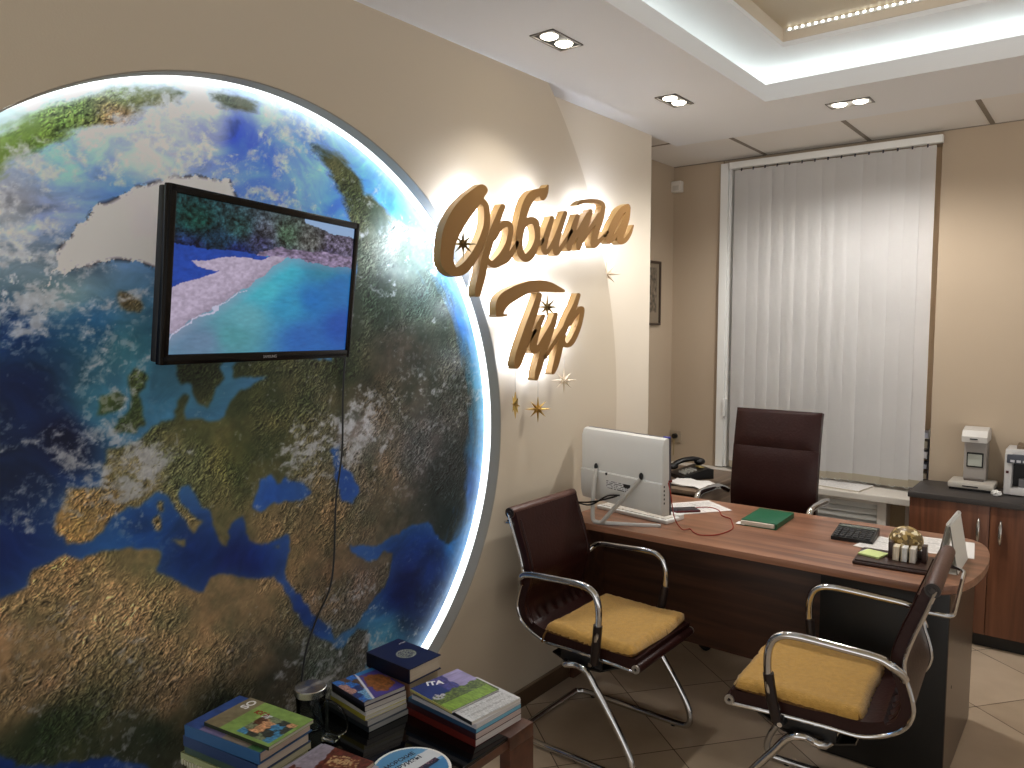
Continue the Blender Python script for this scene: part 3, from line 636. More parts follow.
# ---------------------------------------------------------------- television
def paint_beach(u, v):
    H = v
    wu = u+(fbm(u*14, v*14, 2)-.5)*.05; wv = v+(fbm(u*14, v*14, 4)-.5)*.05
    sea = blend_points([(.55, .6, 70, 185, 210), (.35, .25, 105, 175, 190), (.15, .08, 110, 140, 170), (.45, .45, 80, 190, 210), (.6, .35, 60, 155, 200), (.9, .5, 50, 120, 190), (.95, .2, 45, 90, 180), (.7, .1, 55, 110, 190), (.8, .65, 60, 140, 170), (.3, .12, 90, 160, 170), (.75, .4, 45, 120, 195)], u, v)/255
    sea = sea*(1+.16*(fbm(u*30, v*60, 6, 4)-.5))[:, None]
    sand = np.array([.80, .74, .84])*(.9+.3*(fbm(u*70, v*70, 12, 4)-.35))[:, None]
    hill = blend_points([(.1, .85, 22, 58, 52), (.2, .75, 24, 50, 70), (.3, .85, 40, 70, 70), (.45, .85, 76, 80, 92), (.42, .78, 58, 60, 92), (.55, .86, 62, 82, 66), (.7, .84, 84, 86, 84), (.9, .84, 90, 84, 104), (.85, .76, 72, 66, 92), (.3, .68, 26, 36, 90), (.08, .68, 26, 40, 80)], u, v)/255
    t = fbm(u*46, v*40, 31, 6, .78); hill = hill*np.clip(.15+3.4*(t-.24), .15, 2.2)[:, None]
    rocks = np.array([.56, .50, .62])*(.35+1.2*fbm(u*45, v*70, 51, 4))[:, None]
    shadow = np.array([.16, .30, .68])*(.85+.3*fbm(u*50, v*50, 71, 3))[:, None]
    col = sea
    top = inside([(-.1, .63), (.3, .67), (.45, .70), (.58, .695), (.75, .685), (1.1, .66), (1.1, 1.1), (-.1, 1.1)], wu, wv)
    col = np.where(top[:, None], hill, col)
    sd = inside([(-.1, .12), (.035, .138), (.126, .24), (.266, .359), (.405, .505), (.514, .623), (.578, .69), (.466, .70), (.412, .66), (.2, .66), (-.1, .66)], wu, wv)
    wet = np.clip(1-np.abs(v-np.interp(u, [0, .035, .126, .266, .405, .514, .6], [.10, .138, .24, .359, .505, .623, .70]))/.09, 0, 1)[:, None]*.55
    col = col*(1-wet)+np.array([.62, .66, .76])*wet
    col = np.where(sd[:, None], sand*(1-.25*wet), col)
    sh = inside([(-.1, .70), (.31, .69), (.409, .697), (.466, .685), (.40, .655), (.217, .632), (.089, .605), (.124, .576), (.208, .54), (.127, .491), (-.1, .40)], wu, wv)
    col = np.where(sh[:, None], shadow, col)
    rk = inside([(.40, .695), (.51, .69), (.65, .69), (.855, .672), (1.1, .66), (1.1, .76), (.778, .765), (.62, .752), (.52, .765), (.46, .735), (.407, .725)], wu, wv)
    col = np.where(rk[:, None], rocks, col)
    sky = inside([(.62, 1.1), (.66, .965), (.78, .945), (.9, .925), (1.1, .915), (1.1, 1.1)], wu, wv)
    col = np.where(sky[:, None], np.array([.62, .74, .90]), col)
    # foam along the shore
    sl = np.interp(u, [0, .035, .126, .266, .405, .514, .6], [.10, .138, .24, .359, .505, .623, .70])
    fo = (np.abs(v-sl-(fbm(u*25, v*25, 88)-.5)*.10) < .007) & (u < .36)
    col = np.where(fo[:, None], np.array([.80, .80, .90]), col)
    return np.clip(col, 0, 1)
TVW, TVH = .69, .69*.585
yaw, tilt = math.radians(102.99), math.radians(6.167)
rt = Vector((math.cos(yaw), math.sin(yaw), 0)); nn = Vector((math.sin(yaw), -math.cos(yaw), 0)); up_ = Vector((0, 0, 1))
n2 = (nn*math.cos(tilt)-up_*math.sin(tilt)); u2 = (up_*math.cos(tilt)+nn*math.sin(tilt))
roll = math.radians(-.8); r3 = rt*math.cos(roll)+u2*math.sin(roll); u3 = u2*math.cos(roll)-rt*math.sin(roll)
tv = thing('television', 'black flat television showing a turquoise beach, hung over the globe picture', 'television')
tv.matrix_world = Matrix(((r3.x, u3.x, n2.x, .1703), (r3.y, u3.y, n2.y, 1.2075), (r3.z, u3.z, n2.z, 1.721), (0, 0, 0, 1)))
OFF[tv.name] = Vector((0, 0, 0))
W, H = TVW/2, TVH/2
mb = MB(); sx0, sx1, sy0, sy1 = -W+.022, W-.019, -H+.024, H-.019
mb.box(-W, sx0, -H, H, -.018, 0, .004).box(sx1, W, -H, H, -.018, 0, .004).box(-W+.002, W-.002, -H, sy0, -.018, 0, .004).box(-W+.002, W-.002, sy1, H, -.018, 0, .004)
mb.build('bezel', M_gloss, tv)
MB().box(-W+.004, W-.004, -H+.004, H-.004, -.04, -.016, .006).box(-W+.14, W-.14, -H+.07, H-.09, -.062, -.038, .01).build('rear_shell', M_black, tv)
painted_sheet('screen', (sx0-.001, sy0-.001, -.006), (sx1-sx0+.002, 0, 0), (0, sy1-sy0+.002, 0), paint_beach, 300, 170, vcol_mat('lit screen', emit=.72, rough=.15), tv)
text('logo', 'SAMSUNG', .011, Matrix.Translation((.0, -H+.012, .0006)), mat('logo silver', (150, 150, 152), rough=.4), tv)
br = MB().box(-.08, .08, -.06, .06, -.075, -.060, .003).box(-.02, .02, -.03, .03, -.13, -.07, .003).box(-.05, .05, -.05, .05, -.20, -.185, .003)
br.tube([(0, 0, -.125), (.03, 0, -.15), (0, 0, -.19)], .012, smooth=3); br.build('wall_bracket', M_black, tv)
cb = MB().tube([(-.066, 1.642, 1.56), (-.080, 1.640, 1.48), (-.081, 1.632, 1.37), (-.080, 1.624, 1.20), (-.080, 1.595, 1.04), (-.081, 1.582, .84), (-.081, 1.560, .745), (-.081, 1.51, .67), (-.081, 1.46, .56), (-.080, 1.44, .42), (-.080, 1.45, .20)], .0032, seg=8)
tag(cb.build('cable', M_black, off=(-.08, 1.6, .20)), 'thin black cable hanging down the globe from the television', 'cable')

# ---------------------------------------------------------------- visitor chairs (local: forward = +x, seat front at x=.27)
RAIL = [(0, .416), (.04, .418), (.08, .420), (.2, .424), (.29, .425), (.37, .424), (.425, .434), (.468, .452), (.498, .482), (.512, .52), (.510, .552), (.500, .59), (.489, .622), (.484, .655), (.489, .69), (.508, .753), (.531, .815), (.555, .886)]
RAILX = [(.27-u, z) for u, z in RAIL]
def rail_path(y, n=4): return [Vector((x, y, z)) for x, z in RAILX]
def make_visitor_chair(label, loc, rz):
    t = thing('visitor_chair', label, 'chair', loc, rz, 'visitor chairs at the desk'); OFF[t.name] = Vector((0, 0, 0))
    sp = [(p.x, p.z) for p in spline([Vector((x, 0, z)) for x, z in RAILX], 4)]
    prof = list(reversed(sp))            # from back top to seat front: sheet normal points to the sitter
    n = len(prof)
    def pleat(u, v):
        d = .002*math.sin(v*PI)
        w = math.exp(-((u-.55)/.07)**2)
        return d+w*.006*math.sin(v*46+3*math.sin(v*9))
    i_b = next(i for i, p in enumerate(prof) if p[1] < .455)
    # back and seat are one leather sling; backrest down to the bend, seat from the bend on
    MB().sweep([(x+.010, z) for x, z in prof[:i_b+1]], -.213, .213, 48, .030, lambda u, v: .003*math.sin(v*PI)+max(0, u-.75)*.020*math.sin(v*52+2*math.sin(v*7))).build('backrest', M_leather, t, ang=60)
    MB().sweep([(x+.010*max(0, 1-i/6), z+.004+.004*min(1, i/6)) for i, (x, z) in enumerate(prof[i_b:])], -.213, .213, 24, .042, lambda u, v: .004+.004*math.sin(v*PI)).build('seat', M_leather, t, ang=60)
    for y in (-.196, .196):
        MB().tube([Vector((prof[i][0]+.0255, y, prof[i][1]+.006)) for i in range(2, i_b, 3)], .004, seg=8, smooth=2).build('piping', M_leather, t)
    for y in (-.2165, .2165):
        MB().tube([(x-.008, y, z-.010*max(0, min(1, (x+.2)/.1))) for x, y, z in rail_path(y)], .0065, seg=10, smooth=4).build('side_rail', M_chrome, t)
    r = MB(); r.cyl((-.285, -.218, .886), (-.285, .218, .886), .0215, seg=24, bev=.004); r.build('head_roll', M_leather_roll, t)
    for s in (-1, 1):
        MB().lathe([(0, 0), (.020, 0), (.020, .004), (.016, .004), (.014, .002), (.010, .002), (.008, .005), (0, .005)], M=Matrix.Translation((-.285, s*.218, .886)) @ Matrix.Rotation(-s*PI/2, 4, 'X')).build('roll_cap', mat('dark cap', (40, 34, 32), rough=.35), t)
    f = MB(); f.cyl((.272, -.212, .417), (.272, .212, .417), .017, seg=18, bev=.003); f.build('front_roll', M_leather, t)
    for s in (-1, 1):
        MB().lathe([(.006, .0), (.015, 0), (.015, .008), (.006, .008), (.006, 0)], M=Matrix.Translation((.272, s*.218-(.004), .417)) @ Matrix.Rotation(-PI/2, 4, 'X'), seg=18).build('roll_end_ring', mat('satin metal', (176, 170, 162), rough=.3, metal=.6), t)
    for s in (-1, 1):
        y = s*.257
        arm = [(.118, s*.235, .44), (.135, y, .50), (.144, y, .575), (.140, y, .635), (.118, y, .672), (.065, y, .687), (-.075, y, .682), (-.165, y, .676), (-.200, y, .660), (-.222, s*.232, .630), (-.226, s*.224, .618)]
        am = MB().tube(arm, .0125, seg=14, smooth=5).build('armrest', M_chrome, t)
        MB().tube([(.117, s*.240, .405), (.130, s*.250, .47), (.141, y, .555)], .0165, seg=14, smooth=4).build('sleeve', mat('black leather sleeve', (30, 18, 16), rough=.45), am)
        mb = MB(); mb.box(-.05, .13, s*.205-.006, s*.205+.006, .368, .412, .004).cyl((.105, s*.216, .398), (.105, s*.246, .398), .012)
        mb.build('bracket', M_black, t)
        MB().cyl((.105, s*.246, .398), (.105, s*.252, .398), .008).build('bolt', M_chrome, t)
    base = [(-.03, -.20, .362), (.035, -.228, .370), (.080, -.232, .358), (.125, -.232, .30), (.20, -.232, .20), (.255, -.232, .11), (.272, -.232, .055), (.262, -.232, .024), (.22, -.232, .0135), (.0, -.232, .0135), (-.20, -.232, .0135), (-.245, -.215, .0135), (-.255, -.17, .0135)]
    full = base+[(x, -y, z) for x, y, z in reversed(base)]
    MB().tube(full, .0125, seg=14, smooth=5, closed=True).build('sled_base', M_chrome, t)
    und = MB(); und.sweep([(-.10, .372), (-.04, .352), (.03, .345), (.11, .352), (.18, .385), (.24, .405)], -.19, .19, 2, .006)
    und.build('seat_pan', mat('dark steel', (60, 58, 56), rough=.3, metal=.8), t)
    bk = MB().cyl((-.06, .0, .30), (-.06, .0, .372), .022); bk.build('pivot', M_black, t)
    # glides below the runners
    for x, s in ((.20, 1), (.20, -1), (-.18, 1), (-.18, -1)):
        MB().cyl((x, s*.232, 0.0), (x, s*.232, .008), .011, seg=12).build('glide', M_black, t)
    # coat bar behind the back
    MB().tube(fillet([(-.268, -.215, .845), (-.335, -.20, .838), (-.335, .20, .815), (-.268, .215, .822)], .03), .006, seg=8, smooth=0).build('rear_handle', M_chrome, t)
    return t
C1X, C1Y, C2X, C2Y = .378, 2.515, 1.283, 2.530
make_visitor_chair('brown leather cantilever chair with its back to the left wall, chrome arms', (C1X, C1Y, 0), 0)
make_visitor_chair('brown leather cantilever chair at the rounded desk end, back towards the cabinet', (C2X-.036, C2Y, 0), PI+.065)

M_mustard = mat('mustard plush', (190, 148, 76), rough=.95, spec=.1, bump=.5, bscale=260, var=.10, vscale=70, sheen=.3)
M_mustard_edge = mat('dark plush edge', (112, 78, 38), rough=.95, bump=.9, bscale=160, var=.5, vscale=120)
def cushion(label, cx, cy, rz, seed):
    t = thing('seat_cushion', label, 'cushion', (cx, cy, .4525), rz, 'mustard cushions'); OFF[t.name] = Vector((0, 0, 0))
    nu = nv = 44; hx, hy = .194, .222; b = bmesh.new(); T, B = [], []
    for j in range(nv):
        for i in range(nu):
            a, c = i/(nu-1)*2-1, j/(nv-1)*2-1
            # slightly wavy outline with soft corners
            k = 1-.05*(abs(a)*abs(c))**6
            e = max(abs(a), abs(c))
            x = a*hx*k*(1+.012*math.sin(c*5+seed)); y = c*hy*k*(1+.012*math.sin(a*6+seed*2))
            edge = max(0, (e-.86)/.14)
            fluff = (random.random()-.5)*(.0008+.006*edge)
            h = .036*(1-edge**2.2*.75)+.004*math.sin(a*3+seed)*math.cos(c*2.5)+fluff
            T.append(b.verts.new((x+fluff*edge, y+fluff*edge, h))); B.append(b.verts.new((x*.985, y*.985, .001)))
    for j in range(nv-1):
        for i in range(nu-1):
            q = [j*nu+i, j*nu+i+1, (j+1)*nu+i+1, (j+1)*nu+i]
            b.faces.new([T[k] for k in q]); b.faces.new([B[k] for k in q[::-1]])
    rim = [i for i in range(nu)]+[(j+1)*nu-1 for j in range(1, nv)]+[(nv-1)*nu+i for i in range(nu-2, -1, -1)]+[j*nu for j in range(nv-2, 0, -1)]
    for p, q in zip(rim, rim[1:]+rim[:1]): b.faces.new((T[p], B[p], B[q], T[q]))
    bmesh.ops.recalc_face_normals(b, faces=b.faces)
    mb = MB(); mb.merge(b); o = mb.build('pad', M_mustard, t, ang=180)
    o.data.materials.append(M_mustard_edge)
    for p in o.data.polygons:
        if p.center.z < .013: p.material_index = 1
    # tie strap at the back corner
    MB().tube([(-.175, -.205, .014), (-.185, -.222, -.005), (-.19, -.232, -.035)], .004, seg=6).build('tie', M_mustard_edge, t)
cushion('mustard yellow plush cushion on the chair by the left wall', .448, 2.515, 0, 1.)
cushion('mustard yellow plush cushion on the chair at the rounded desk end', 1.174, 2.530, PI+.065, 4.)

# ---------------------------------------------------------------- desk
D = thing('desk', 'walnut office desk with a rounded end and a black pedestal', 'desk', (.75, 3.15, 0))
curve = [(1.40, 2.80), (1.47, 2.812), (1.53, 2.86), (1.565, 2.96), (1.582, 3.10), (1.583, 3.24), (1.568, 3.38), (1.535, 3.48), (1.48, 3.53), (1.41, 3.545)]
cs = [(p.x, p.y) for p in spline([Vector((x, y, 0)) for x, y in curve], 4)]
MB().prism([(.004, 2.785)]+cs+[(.004, 3.53)], .722, .75, bev=.002).build('desktop', M_walnut, D)
MB().prism([(.006, 2.787)]+[(x-.001, y) for x, y in cs]+[(.006, 3.528)], .7195, .7222).build('edge_strip', mat('dark edge', (50, 26, 16), rough=.5), D)
MB().box(.03, 1.085, 3.10, 3.12, .20, .7195, .002).build('modesty_panel', M_walnut_dark, D)
MB().box(.012, .034, 2.84, 3.50, 0, .7195, .002).build('side_panel', M_walnut_dark, D)
ped = MB().box(1.085, 1.509, 2.912, 3.525, .012, .7195, .003).build('pedestal', M_blackpanel, D)
MB().box(1.10, 1.495, 2.925, 3.51, 0, .014).build('plinth', M_black, ped)
MB().box(1.5088, 1.5105, 2.916, 3.521, .014, .716).build('pedestal_side', mat('pedestal side sheen', (74, 60, 48), rough=.28), ped)  # black side; its grey-brown reflection is put into the colour
MB().cyl((1.5100, 3.02, .335), (1.5116, 3.02, .335), .006, seg=12).build('screw_cap', M_black, ped)
for k in range(3):
    dr = MB().box(1.10, 1.495, 3.525, 3.541, .03+k*.228, .03+k*.228+.222, .003).build('drawer', M_blackpanel, ped)
    MB().tube([(1.24, 3.541, .15+k*.228), (1.24, 3.562, .15+k*.228), (1.36, 3.562, .15+k*.228), (1.36, 3.541, .15+k*.228)], .004, smooth=0, seg=8).build('handle', M_chrome, dr)

# ---------------------------------------------------------------- executive chair behind the desk (local forward = +x)
def make_executive(loc, rz):
    t = thing('executive_chair', 'brown leather high-back office chair standing behind the desk', 'chair', loc, rz); OFF[t.name] = Vector((0, 0, 0))
    pr = [(.25, .455), (.22, .470), (.1, .480), (-.08, .468), (-.17, .478), (-.205, .53), (-.205, .62), (-.195, .72), (-.205, .84), (-.222, .97), (-.245, 1.09), (-.262, 1.163)]
    sp = [(p.x, p.z) for p in spline([Vector((x, 0, z)) for x, z in pr], 5)]
    prof = list(reversed(sp)); i_h = next(i for i, p in enumerate(prof) if p[1] < .995); i_b = next(i for i, p in enumerate(prof) if p[1] < .50)
    bulge = lambda u, v: .010*(1-(2*u-1)**8)*(1-(2*v-1)**8)
    W = .222
    MB().sweep(prof[:i_h+1], -W+.001, W-.001, 24, .034, bulge).build('headrest', M_leather, t, ang=50)
    MB().sweep(prof[i_h:i_b+1], -W, W, 24, .034, bulge).build('backrest', M_leather, t, ang=50)
    MB().sweep(prof[i_b:], -W, W, 24, .05, bulge).build('seat', M_leather, t, ang=50)
    for y in (-W+.02, W-.02): MB().tube([(x-.030, y, z-.012) for x, z in prof[::3]], .010, seg=10, smooth=2).build('side_rail', M_chrome, t)
    for s in (-1, 1):
        y = s*.280
        am = MB().tube([(.10, s*.235, .44), (.12, y, .52), (.125, y, .66), (.115, y, .725), (.075, y, .750), (-.06, y, .748), (-.16, y, .740), (-.215, s*.25, .715)], .016, seg=12, smooth=5).build('armrest', M_chrome, t)
    MB().box(-.11, .11, -.10, .10, .395, .445, .01).build('mechanism', M_black, t)
    MB().cyl((0, 0, .11), (0, 0, .40), .026).build('column', M_chrome, t)
    MB().cyl((0, 0, .085), (0, 0, .13), .045).build('hub', M_chrome, t)
    for k in range(5):
        a = k*2*PI/5+PI/5; c, s_ = math.cos(a), math.sin(a)
        lg = MB().tube([(.03*c, .03*s_, .105), (.17*c, .17*s_, .09), (.29*c, .29*s_, .068)], .018, seg=10, flat=.7).build('leg', M_chrome, t)
        MB().cyl((.29*c-.022*s_, .29*s_+.022*c, .027), (.29*c+.022*s_, .29*s_-.022*c, .027), .027, seg=16, bev=.004).cyl((.29*c, .29*s_, .03), (.29*c, .29*s_, .068), .008).build('caster', M_black, lg)
make_executive((.545, 3.74, 0), -PI/2)

# ---------------------------------------------------------------- side table in the alcove with the telephone
S = thing('side_table', 'low grey-brown side table in the alcove behind the computer', 'table', (-.10, 4.05, 0))
M_st = wood('grey oak', (92, 76, 62), (132, 112, 94), 'Y', rough=.45)
MB().box(-.43, .20, 3.775, 4.44, .70, .722, .003).build('tabletop', M_st, S)
for x in (-.42, .172): MB().box(x, x+.02, 3.79, 4.43, 0, .70, .002).build('side_panel', M_st, S)
MB().box(-.40, .172, 4.40, 4.418, .25, .70).build('back_panel', M_st, S)

# ---------------------------------------------------------------- cabinets at the right
def cabinet(x0, label):
    c = thing('cabinet', label, 'cabinet', (x0+.36, 4.56, 0))
    MB().box(x0, x0+.72, 4.375, YB-.004, .07, .722, .002).build('body', M_walnut_z, c)
    MB().box(x0+.005, x0+.715, 4.40, YB-.01, 0, .07).build('plinth', M_blackpanel, c)
    for k in range(2):
        a = x0+.002+k*.3595
        d = MB().box(a, a+.3565, 4.357, 4.374, .074, .720, .002).build('door', M_walnut_z, c)
        hx = a+.3565-.045 if k == 0 else a+.045
        MB().tube([(hx, 4.356, .655), (hx, 4.340, .635), (hx, 4.333, .595), (hx, 4.340, .555), (hx, 4.356, .535)], lambda q: .0045+.004*math.sin(q*PI), seg=10, smooth=4).build('handle', mat('satin handle', (190, 184, 176), rough=.25, metal=.9), d)
cabinet(1.107, 'low walnut two-door cabinet with curved metal handles beside the window')
wt = MB().box(1.102, 1.86, 4.342, YB-.002, .7225, .751, .003); tag(wt.build('worktop', M_dgrey, off=(1.46, 4.55, .7225)), 'dark grey worktop lying along the top of the walnut cabinet', 'worktop')

# ---------------------------------------------------------------- blinds
B = thing('vertical_blinds', 'closed white vertical blinds hanging in front of the window', 'blinds', (.54, 4.66, .69))
MB().box(-.03, 1.142, 4.655, 4.700, 2.572, 2.612, .004).build('rail', M_white, B)
hk = MB()
def slat_fabric():
    m = mat('blind fabric', (242, 240, 238), rough=.85, spec=.15, bump=.08, bscale=300, var=.03, vscale=3)
    return m
M_slat = slat_fabric(); M_hem = mat('blind hem', (214, 204, 182), rough=.85)
M_hookd = mat('hook', (60, 58, 66), rough=.5)
NS = 15; pitch = 1.10/NS
for k in range(NS):
    cx = .006+pitch*(k+.5); ang = math.radians(6+random.uniform(-3, 3)); z0 = .705+random.uniform(-.004, .004)
    b = bmesh.new(); n = 8; hw = .0445; zs = [z0, z0+.042, 1.2, 1.9, 2.55, 2.562]
    grid = [[None]*(n+1) for _ in zs]
    ph = random.uniform(-.004, .004)
    for j, z in enumerate(zs):
        for i in range(n+1):
            s = (i/n*2-1)*hw; c = -.0025*(1-(s/hw)**2)+ph*(1-(z-.7)/1.9)
            grid[j][i] = b.verts.new((cx+s*math.cos(ang)-c*math.sin(ang), 4.678-s*math.sin(ang)+c*math.cos(ang), z))
    for j in range(len(zs)-1):
        for i in range(n):
            f = b.faces.new((grid[j][i], grid[j][i+1], grid[j+1][i+1], grid[j+1][i])); f.material_index = 1 if j == 0 else 0
    bmesh.ops.solidify(b, geom=b.faces[:], thickness=.0008)
    mb = MB(); mb.merge(b)
    o = mb.build('slat', M_slat, B); o.data.materials.append(M_hem)
    MB().box(cx-.004, cx+.004, 4.674, 4.682, 2.555, 2.574).build('hook', M_hookd, o)
ch = MB()
for k in range(NS-1):
    a = .006+pitch*(k+.5); ch.tube([(a+.02, 4.664, .712), (a+pitch*.5+.005, 4.660, .700), (a+pitch-.02, 4.664, .712)], .0013, seg=6, smooth=3)
ch.build('bead_chain', M_white, B)

# louvred radiator cover
R = thing('radiator_cover', 'white louvred radiator cover under the window sill', 'radiator', (.62, 4.55, 0))
fr = MB().box(.20, .23, 4.495, 4.598, .08, .638, .003).box(.925, .972, 4.495, 4.598, .0, .638, .003).box(.20, .972, 4.50, 4.598, .622, .638, .003)  .box(.20, .972, 4.495, 4.598, .05, .10, .003)
fr.build('frame', M_offwhite, R)
for k in range(16):
    z = .112+k*.0335
    MB().box(-.35, .35, -.024, .024, -.002, .002, .001, M=Matrix.Translation((.577, 4.520, z)) @ Matrix.Rotation(math.radians(48), 4, 'X')).build('slat', M_white, R)
MB().box(.23, .925, 4.560, 4.598, .10, .62).build('backing', M_black, R)

# things on the sill
def sheet(name, label, cat, x, y, z, w, d, rz, seed=0, group=None, lines=True, thick=.0012, tint=(.93, .92, .91), n=1):
    t = thing(name, label, cat, (x, y, z), rz, group); OFF[t.name] = Vector((0, 0, 0))
    MB().box(-w/2, w/2, -d/2, d/2, 0, thick).build('paper_stack', M_pages if n > 1 else M_paper, t)
    def p(u, v):
        c = np.ones((len(u), 3))*np.array(tint)
        if lines:
            row = np.floor(v*26); on = (v*26-row > .45) & (v*26-row < .8) & (u > .10) & (u < .55+.4*hash2(row, row*0+seed, 3)) & (v > .08) & (v < .92)
            wordgap = vnoise(u*60, row*7.3+seed, 5) > .3
            c = np.where((on & wordgap)[:, None], c*.72, c)
        return c
    painted_sheet('printed_face', (-w/2, -d/2, thick+.0002), (w, 0, 0), (0, d, 0), p, 60, 80, M_print, t)
    return t
sheet('paper_sheet', 'thin stack of white papers lying on the window sill beside the big chair', 'paper', .70, 4.60, .6835, .30, .21, -.15, 3, n=2, thick=.008)
sheet('paper_sheet', 'single white leaflet at the left end of the papers on the sill', 'paper', .565, 4.53, .6835, .12, .09, .3, 5, lines=False)
for k in range(6):
    z = .684+k*.058
    t = thing('letter_tray', 'paper-filled letter trays stacked in the gap right of the blinds', 'tray', (1.05, 4.815, z), 0, 'letter trays on the sill')
    mb = MB(); mb.box(.98, 1.122, 4.76, 4.88, z, z+.004).box(.98, .984, 4.76, 4.88, z, z+.054).box(1.118, 1.122, 4.76, 4.88, z, z+.054).box(.98, 1.122, 4.876, 4.88, z, z+.03)
    mb.build('tray_body', mat('smoked tray', (70, 66, 70), rough=.3) if k < 5 else M_white, t)
    h = (.016, .03, .024, .036, .04, .03)[k]
    MB().box(.988, 1.114, 4.762, 4.872, z+.0045, z+.0045+h).build('papers', mat('tray paper %d' % (k % 3), ((222, 220, 224), (176, 168, 150), (200, 204, 220))[k % 3], rough=.8), t)

# ---------------------------------------------------------------- machines on the worktop
t = thing('currency_detector', 'grey currency detector with a tall hood and small screen', 'detector', (1.36, 4.52, .751))
MB().box(1.262, 1.470, 4.42, 4.60, .763, .792, .008).build('base', mat('grey beige plastic', (186, 180, 170), rough=.45), t)
MB().box(1.268, 1.466, 4.425, 4.60, .751, .764, .003).box(1.33, 1.40, 4.418, 4.424, .772, .778).build('tray', M_black, t)
g1 = mat('detector grey', (158, 152, 146), rough=.5)
MB().box(1.318, 1.422, 4.52, 4.62, .790, 1.0, .008).build('tower', g1, t)
MB().box(1.332, 1.408, 4.512, 4.524, .862, .940, .004).build('screen_frame', M_black, t)
MB().box(1.338, 1.402, 4.509, 4.514, .870, .932, .002).build('screen', mat('pale screen', (176, 180, 170), rough=.3), t)
hd = MB(); hd.prism([(4.46, 1.000), (4.62, 1.000), (4.62, 1.062), (4.56, 1.074), (4.48, 1.060), (4.455, 1.03)], 1.312, 1.428, M=Matrix(((0, 0, 1, 0), (1, 0, 0, 0), (0, 1, 0, 0), (0, 0, 0, 1))), bev=.006)
hd.build('hood', mat('detector light', (206, 202, 196), rough=.45), t)
MB().box(1.350, 1.385, 4.452, 4.458, 1.015, 1.021).build('badge', M_black, t)
MB().box(1.325, 1.415, 4.50, 4.52, .790, .802, .002).build('slot', mat('slot brown', (92, 84, 78), rough=.4), t)
t.location.y += .115; t.location.x += -.010
t = thing('banknote_counter', 'white banknote counting machine with a dark opening at the right edge', 'machine', (1.62, 4.55, .751))
wp = mat('counter shell', (196, 194, 192), rough=.45)
mb = MB(); mb.box(1.500, 1.532, 4.45, 4.64, .757, .965, .006).box(1.725, 1.757, 4.45, 4.64, .757, .965, .006).box(1.53, 1.73, 4.45, 4.64, .757, .79, .004).box(1.53, 1.73, 4.54, 4.64, .78, .965, .004).box(1.500, 1.757, 4.47, 4.64, .95, .985, .008)
mb.build('body', wp, t)
MB().box(1.51, 1.75, 4.440, 4.47, .918, .962, .004, M=None).build('control_panel', mat('panel slate', (70, 74, 84), rough=.4), t)
kb = MB()
for k in range(7): kb.box(1.525+k*.026, 1.543+k*.026, 4.437, 4.441, .924, .936, .001)
kb.build('key_row', mat('key grey', (196, 196, 200), rough=.5), t)
MB().box(1.53, 1.727, 4.533, 4.541, .79, .918).build('opening', M_black, t)
mb = MB()
for k in range(3): mb.prism([(1.56+k*.05, 4.50), (1.60+k*.05, 4.50), (1.59+k*.05, 4.535), (1.565+k*.05, 4.535)], .79, .835)
mb.build('stacker_vane', mat('vane grey', (120, 120, 122), rough=.5), t)
MB().box(1.508, 1.520, 4.447, 4.451, .865, .878).build('sensor', mat('sensor red', (70, 26, 26), rough=.3), t)
mb = MB(); mb.prism([(1.545, .985), (1.60, .985), (1.60, .990), (1.545, 1.005)], 4.50, 4.62, M=Matrix(((1, 0, 0, 0), (0, 0, -1, 9.12), (0, 1, 0, 0), (0, 0, 0, 1)))); mb.build('hopper_guide', mat('guide brown', (110, 92, 72), rough=.4), t)
MB().tube(fillet([(1.585, 4.56, .985), (1.585, 4.56, 1.03), (1.72, 4.56, 1.03), (1.72, 4.56, .985)], .01), .0025, smooth=0, seg=6).build('hopper_wire', mat('wire brown', (90, 70, 52), rough=.4, metal=.6), t)
t.location.y += .085
for j in range(1):
    b = bmesh.new(); bmesh.ops.create_icosphere(b, subdivisions=3, radius=.022)
    for v in b.verts: v.co *= .7+.55*random.random(); v.co.z *= .7
    mb = MB(); mb.merge(b, Matrix.Translation((1.475, 4.50, .765))); o = mb.build('crumpled_paper', M_paper, None, off=(1.475, 4.50, .751), ang=10)
    tag(o, 'small crumpled white paper on the worktop between the two machines', 'paper')

# ---------------------------------------------------------------- computer on the desk
mon_y = math.radians(166.56)
rt = Vector((math.cos(mon_y), math.sin(mon_y), 0)); nn = Vector((math.sin(mon_y), -math.cos(mon_y), 0)); tl = math.radians(-1.5)
n2 = nn*math.cos(tl)-Vector((0, 0, 1))*math.sin(tl); u2 = Vector((0, 0, 1))*math.cos(tl)+nn*math.sin(tl)
pc = thing('computer', 'white all-in-one computer seen from behind on a wire easel stand', 'computer')
pc.matrix_world = Matrix(((rt.x, u2.x, n2.x, .2796), (rt.y, u2.y, n2.y, 2.8643), (rt.z, u2.z, n2.z, .995), (0, 0, 0, 1))); OFF[pc.name] = Vector((0, 0, 0))
